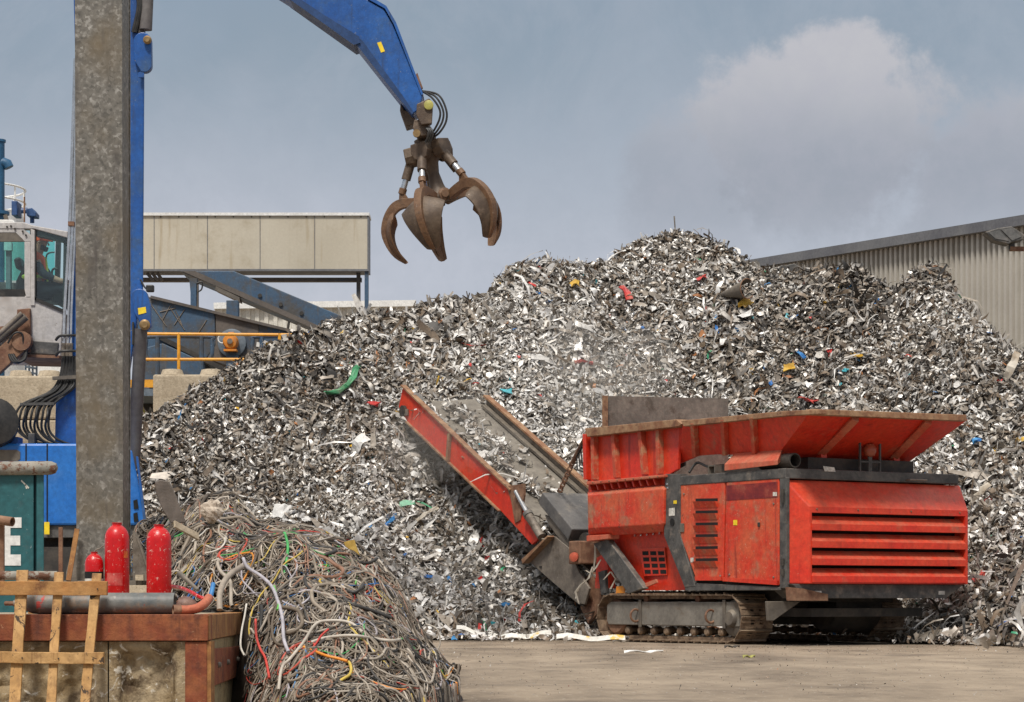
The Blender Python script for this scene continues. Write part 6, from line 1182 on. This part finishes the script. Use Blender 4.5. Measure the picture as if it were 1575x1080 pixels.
loose('power_cable','beige cable looping round the front of the cable heap',[(432,1078),(437,1045),(450,1030),(470,1005),(488,978),(510,972),(540,975),(560,990)],.0095,M['cbeige'])
loose('power_cable','grey beige cable curving along the right shoulder of the cable heap',[(482,1005),(505,998),(545,995),(580,1000),(612,1002),(640,990)],.0095,M['cbeige'])
loose('power_cable','thick black cable running down the right shoulder',[(505,905),(522,925),(540,945),(570,955),(603,967)],.012,M['cblack'])
loose('power_cable','black cable looping up over the crest on the right',[(562,880),(566,900),(560,918),(548,928),(538,926)],.011,M['cblack'])
loose('power_cable','green strand near the orange cable',[(425,918),(429,932),(432,945),(430,955)],.006,M['cgreen'])
loose('power_cable','yellow green strand on the crest right of the middle',[(540,870),(550,880),(553,895),(549,915)],.005,M['cgreen'])
loose('power_cable','red cable hanging next to the bay wall',[(397,970),(398,995),(404,1015),(412,1030),(418,1060)],.0075,M['cred'])
loose('power_cable','red strand curving across the middle of the cable heap',[(470,1018),(485,1012),(497,995),(508,985)],.006,M['cred'])
loose('power_cable','white cable loop at the upper left of the cable heap',[(300,850),(315,838),(325,830),(345,835),(350,850),(340,862),(320,868)],.005,M['cwhite'])
loose('power_cable','white cable lying over the end of the bay wall',[(383,946),(380,965),(376,985),(374,1010),(380,1025)],.006,M['cwhite'])
loose('power_cable','grey cable bundle sweeping right across the top of the heap',[(330,880),(365,868),(400,850),(440,845),(480,850),(520,842)],.007,M['cbeige'])
def curls():
    for i,(pts,m_) in enumerate((([(685,1062),(694,1040),(697,1020),(704,1030)],'cblack'),([(655,960),(672,968),(677,990),(668,1005)],'cbeige'),([(672,1040),(688,1050),(692,1066),(704,1068)],'rust'))):
        h=smooth_path([P(a,b,14.3) for a,b in pts]); t=thing('loose_strand',['dark strand standing up at the right tip of the cable heap','pale strand curling off the right side of the cable heap','rusty strand at the right foot of the cable heap'][i],'cable',h[0],group='single cables lying on top of the cable heap'); MB().tube([q-h[0] for q in h],.005,8).build('sheath',M[m_],t,smooth=True)
curls()
def mound_things():
    c=on_mound(262,785,.1); d=14.9; t=thing('shovel_blade','dark worn shovel-shaped plate leaning at the left end of the cable heap','blade',P(262,810,d))
    pts=[(238,742),(246,738),(258,740),(266,752),(283,795),(286,804),(263,805),(250,785),(240,760)]
    W(plate(pts,d,.02),'plate',mat('dark_brown_worn_plate',(.10,.08,.065),(.16,.13,.11),.6,s=6,dirt=(.06,.045,.035),bump=.3),t,bevel=.006)
    d=14.7; t=thing('plastic_bag','crumpled dirty white bag on top of the cable heap','bag',P(325,792,d)); R=np.random.default_rng(5); n=Vector
    rows=[]
    for i in range(13):
        a=math.pi*i/12; row=[]
        for j in range(21):
            b=2*math.pi*j/20; rr=.066*(1+.55*float(vnoise(np.array([math.cos(b)*math.sin(a)*2.3+7+i*.05]),np.array([math.sin(b)*math.sin(a)*2.3+math.cos(a)*1.7]))[0])+.28*float(vnoise(np.array([b*3 if j<20 else 0.]),np.array([i*.9]))[0])); row.append((rr*1.15*math.sin(a)*math.cos(b),rr*math.sin(a)*math.sin(b),rr*math.cos(a)*1.0+.02))
        rows.append(row)
    MB().grid(rows).build('bag',mat('dirty_white_plastic',(.44,.36,.28),(.55,.47,.38),.5,s=12,dirt=(.28,.20,.14),bump=.5),t)
    d=14.4; t=thing('broken_board','short pale broken board at the left of the cable heap','board',P(285,815,d)); W(MB().bar(P(268,806,d),P(305,826,d+.15),.05,.014,(0,-.8,.5)),'board',mat('grey_old_wood',(.36,.29,.20),(.45,.37,.27),.8,s=10,dirt=(.2,.14,.09),bump=.3),t,bevel=.003)
    t=thing('grey_rod','grey tapered rod sticking out left of the terracotta hose','rod',P(285,895,13.2)); W(MB().tube([P(276,882,13.3),P(305,908,12.9)],[.016,.009],10),'rod',M['steelmid'],t,smooth=True)
    t=thing('yellow_rag','torn yellow rag on the crest of the cable heap','rag',on_mound(543,850,.05)); rows=[[on_mound(a,b,.06) for a,b in r_] for r_ in ([(530,842),(536,840),(546,838)],[(532,848),(541,847),(550,850)],[(538,852),(546,855),(554,862)])]
    W(MB().sheet(rows,(0,.004,-.003)),'cloth',mat('mustard_rag',(.42,.26,.05),(.5,.33,.08),.8,s=20,dirt=(.2,.1,.04)),t)
    t=thing('orange_rag','brown orange rag at the lower right of the cable heap','rag',on_mound(680,1040,.05)); rows=[[on_mound(a,b,.06) for a,b in r_] for r_ in ([(666,1040),(674,1036),(680,1040)],[(670,1052),(678,1050),(686,1054)],[(676,1066),(684,1064),(692,1070)])]
    W(MB().sheet(rows,(0,.004,-.003)),'cloth',mat('brown_orange_rag',(.36,.14,.06),(.42,.2,.1),.8,s=20),t)
mound_things()
# ---------- things lying on the yard
def boards():
    gy=lambda py:F*EYE/(py-HZ)
    def board(label,a,b,hpx,d0,d1):
        A_,B_=P(a[0],a[1],d0),P(b[0],b[1],d1); A_.z=max(A_.z,.05); B_.z=max(B_.z,.05); t=thing('white_board',label,'board',A_,group='white boards with yellow tape at the foot of the heap'); L=(B_-A_); n=10; rows=[]; R=random.Random(a[0])
        for k in range(n+1): 
            p=L*(k/n)+Vector((0,R.uniform(-.01,.01),.02*math.sin(k*.9))); h=hpx*d0/F; rows.append([p+Vector((0,.02,-h*.5)),p+Vector((0,.09,h*.5))])
        MB().sheet(rows,(0,.012,-.006)).build('board',M['plank'],t)
    board('left white board with yellow tape rising to the left at the foot of the heap',(702,965),(766,984),6,33.6,33.0)
    board('middle white board with yellow tape bent upwards at the foot of the heap',(771,987),(848,974),6.5,32.9,32.7)
    board('right white board lying flat beside the track',(856,979),(962,987),7,32.3,31.9)
boards()
def litter():
    n=2600; px=RNG.uniform(640,1600,n); Y=np.where(RNG.random(n)<.6,RNG.uniform(26,33.5,n),RNG.uniform(14.5,27,n)); X=(px-CX)*Y/F; keep=~((X>.8)&(X<6.5)&(Y>29.6)); X,Y=X[keep],Y[keep]
    V,Q,C=pieces(X,Y,lambda a,b:np.zeros_like(a),.12,-.55,.22,.004); tag(np_mesh('ground_litter',V,Q,M['shred'],C),'small shreds scattered over the yard floor','litter',kind='stuff')
    def bit(name,label,px,py,L,W_,m):
        Y=F*EYE/(py-HZ); c=Vector(((px-CX)*Y/F,Y,.012)); rows=[[(L*(u-.5),W_*(k-.5)+.02*math.sin(u*7),.03*abs(math.sin(u*5+k))) for k in (0,.5,1)] for u in np.linspace(0,1,7)]
        o=MB().sheet(rows,(0,0,.008)).build(name,m); o.location=c; tag(o,label,name.replace('_',' '))
    bit('crushed_bottle','crumpled yellow green scrap alone on the yard floor',1152,1015,.12,.09,mat('olive_scrap',(.30,.28,.06),(.38,.36,.1),.5)); bit('paper_strip','thin pale strip flat on the yard in front of the track',990,1007,.42,.05,M['white']); bit('dark_lump','small dark lump on the yard in front of the track corner',955,990,.22,.16,M['steelmid']); bit('foil_scrap','small silvery scrap in front of the track',1043,986,.2,.14,M['white']); bit('dark_scrap','small dark flake behind the near track\'s end',1126,999,.18,.08,M['dark'])
litter()
# ---------- dust drifting off the hopper and the conveyor
def dust():
    m=bpy.data.materials.new('airborne_dust'); m.use_nodes=True; nt=m.node_tree; nt.nodes.remove(nt.nodes['Principled BSDF'])
    v=nt.nodes.new('ShaderNodeVolumePrincipled'); v.inputs['Color'].default_value=(.86,.80,.72,1); v.inputs['Density'].default_value=.11; v.inputs['Anisotropy'].default_value=.2
    nt.links.new(v.outputs[0],nt.nodes['Material Output'].inputs['Volume'])
    def puff(blobs,label):
        mb=MB()
        for c,r in blobs:
            n,k=20,12; c=Vector(c); rows=[[(c.x+r[0]*math.sin(math.pi*i/k)*math.cos(2*math.pi*j/n),c.y+r[1]*math.sin(math.pi*i/k)*math.sin(2*math.pi*j/n),c.z+r[2]*math.cos(math.pi*i/k)) for j in range(n)] for i in range(k+1)]
            vs=[p for row in rows[1:-1] for p in row]+[rows[0][0],rows[-1][0]]; T=(k-1)*n; fs=[(i*n+j,i*n+(j+1)%n,(i+1)*n+(j+1)%n,(i+1)*n+j) for i in range(k-2) for j in range(n)]
            fs+=[(T,(j+1)%n,j) for j in range(n)]+[(T+1,(k-2)*n+j,(k-2)*n+(j+1)%n) for j in range(n)]; mb.add(vs,fs)
        tag(mb.build('dust_cloud',m),label,'dust',kind='stuff')
    puff([(P(930,590,36.6),(.95,1.5,.62)),(P(890,565,36.8),(.7,1.3,.8)),(P(975,560,37.0),(.8,1.3,.65)),(P(905,625,36.0),(.55,1.0,.45))],'pale dust drifting up behind the hopper')
    puff([(P(700,660,37.4),(.75,1.0,.5)),(P(650,690,37.0),(.8,1.0,.6)),(P(760,690,36.6),(.6,.9,.4))],'thin dust round the raised conveyor')
dust()
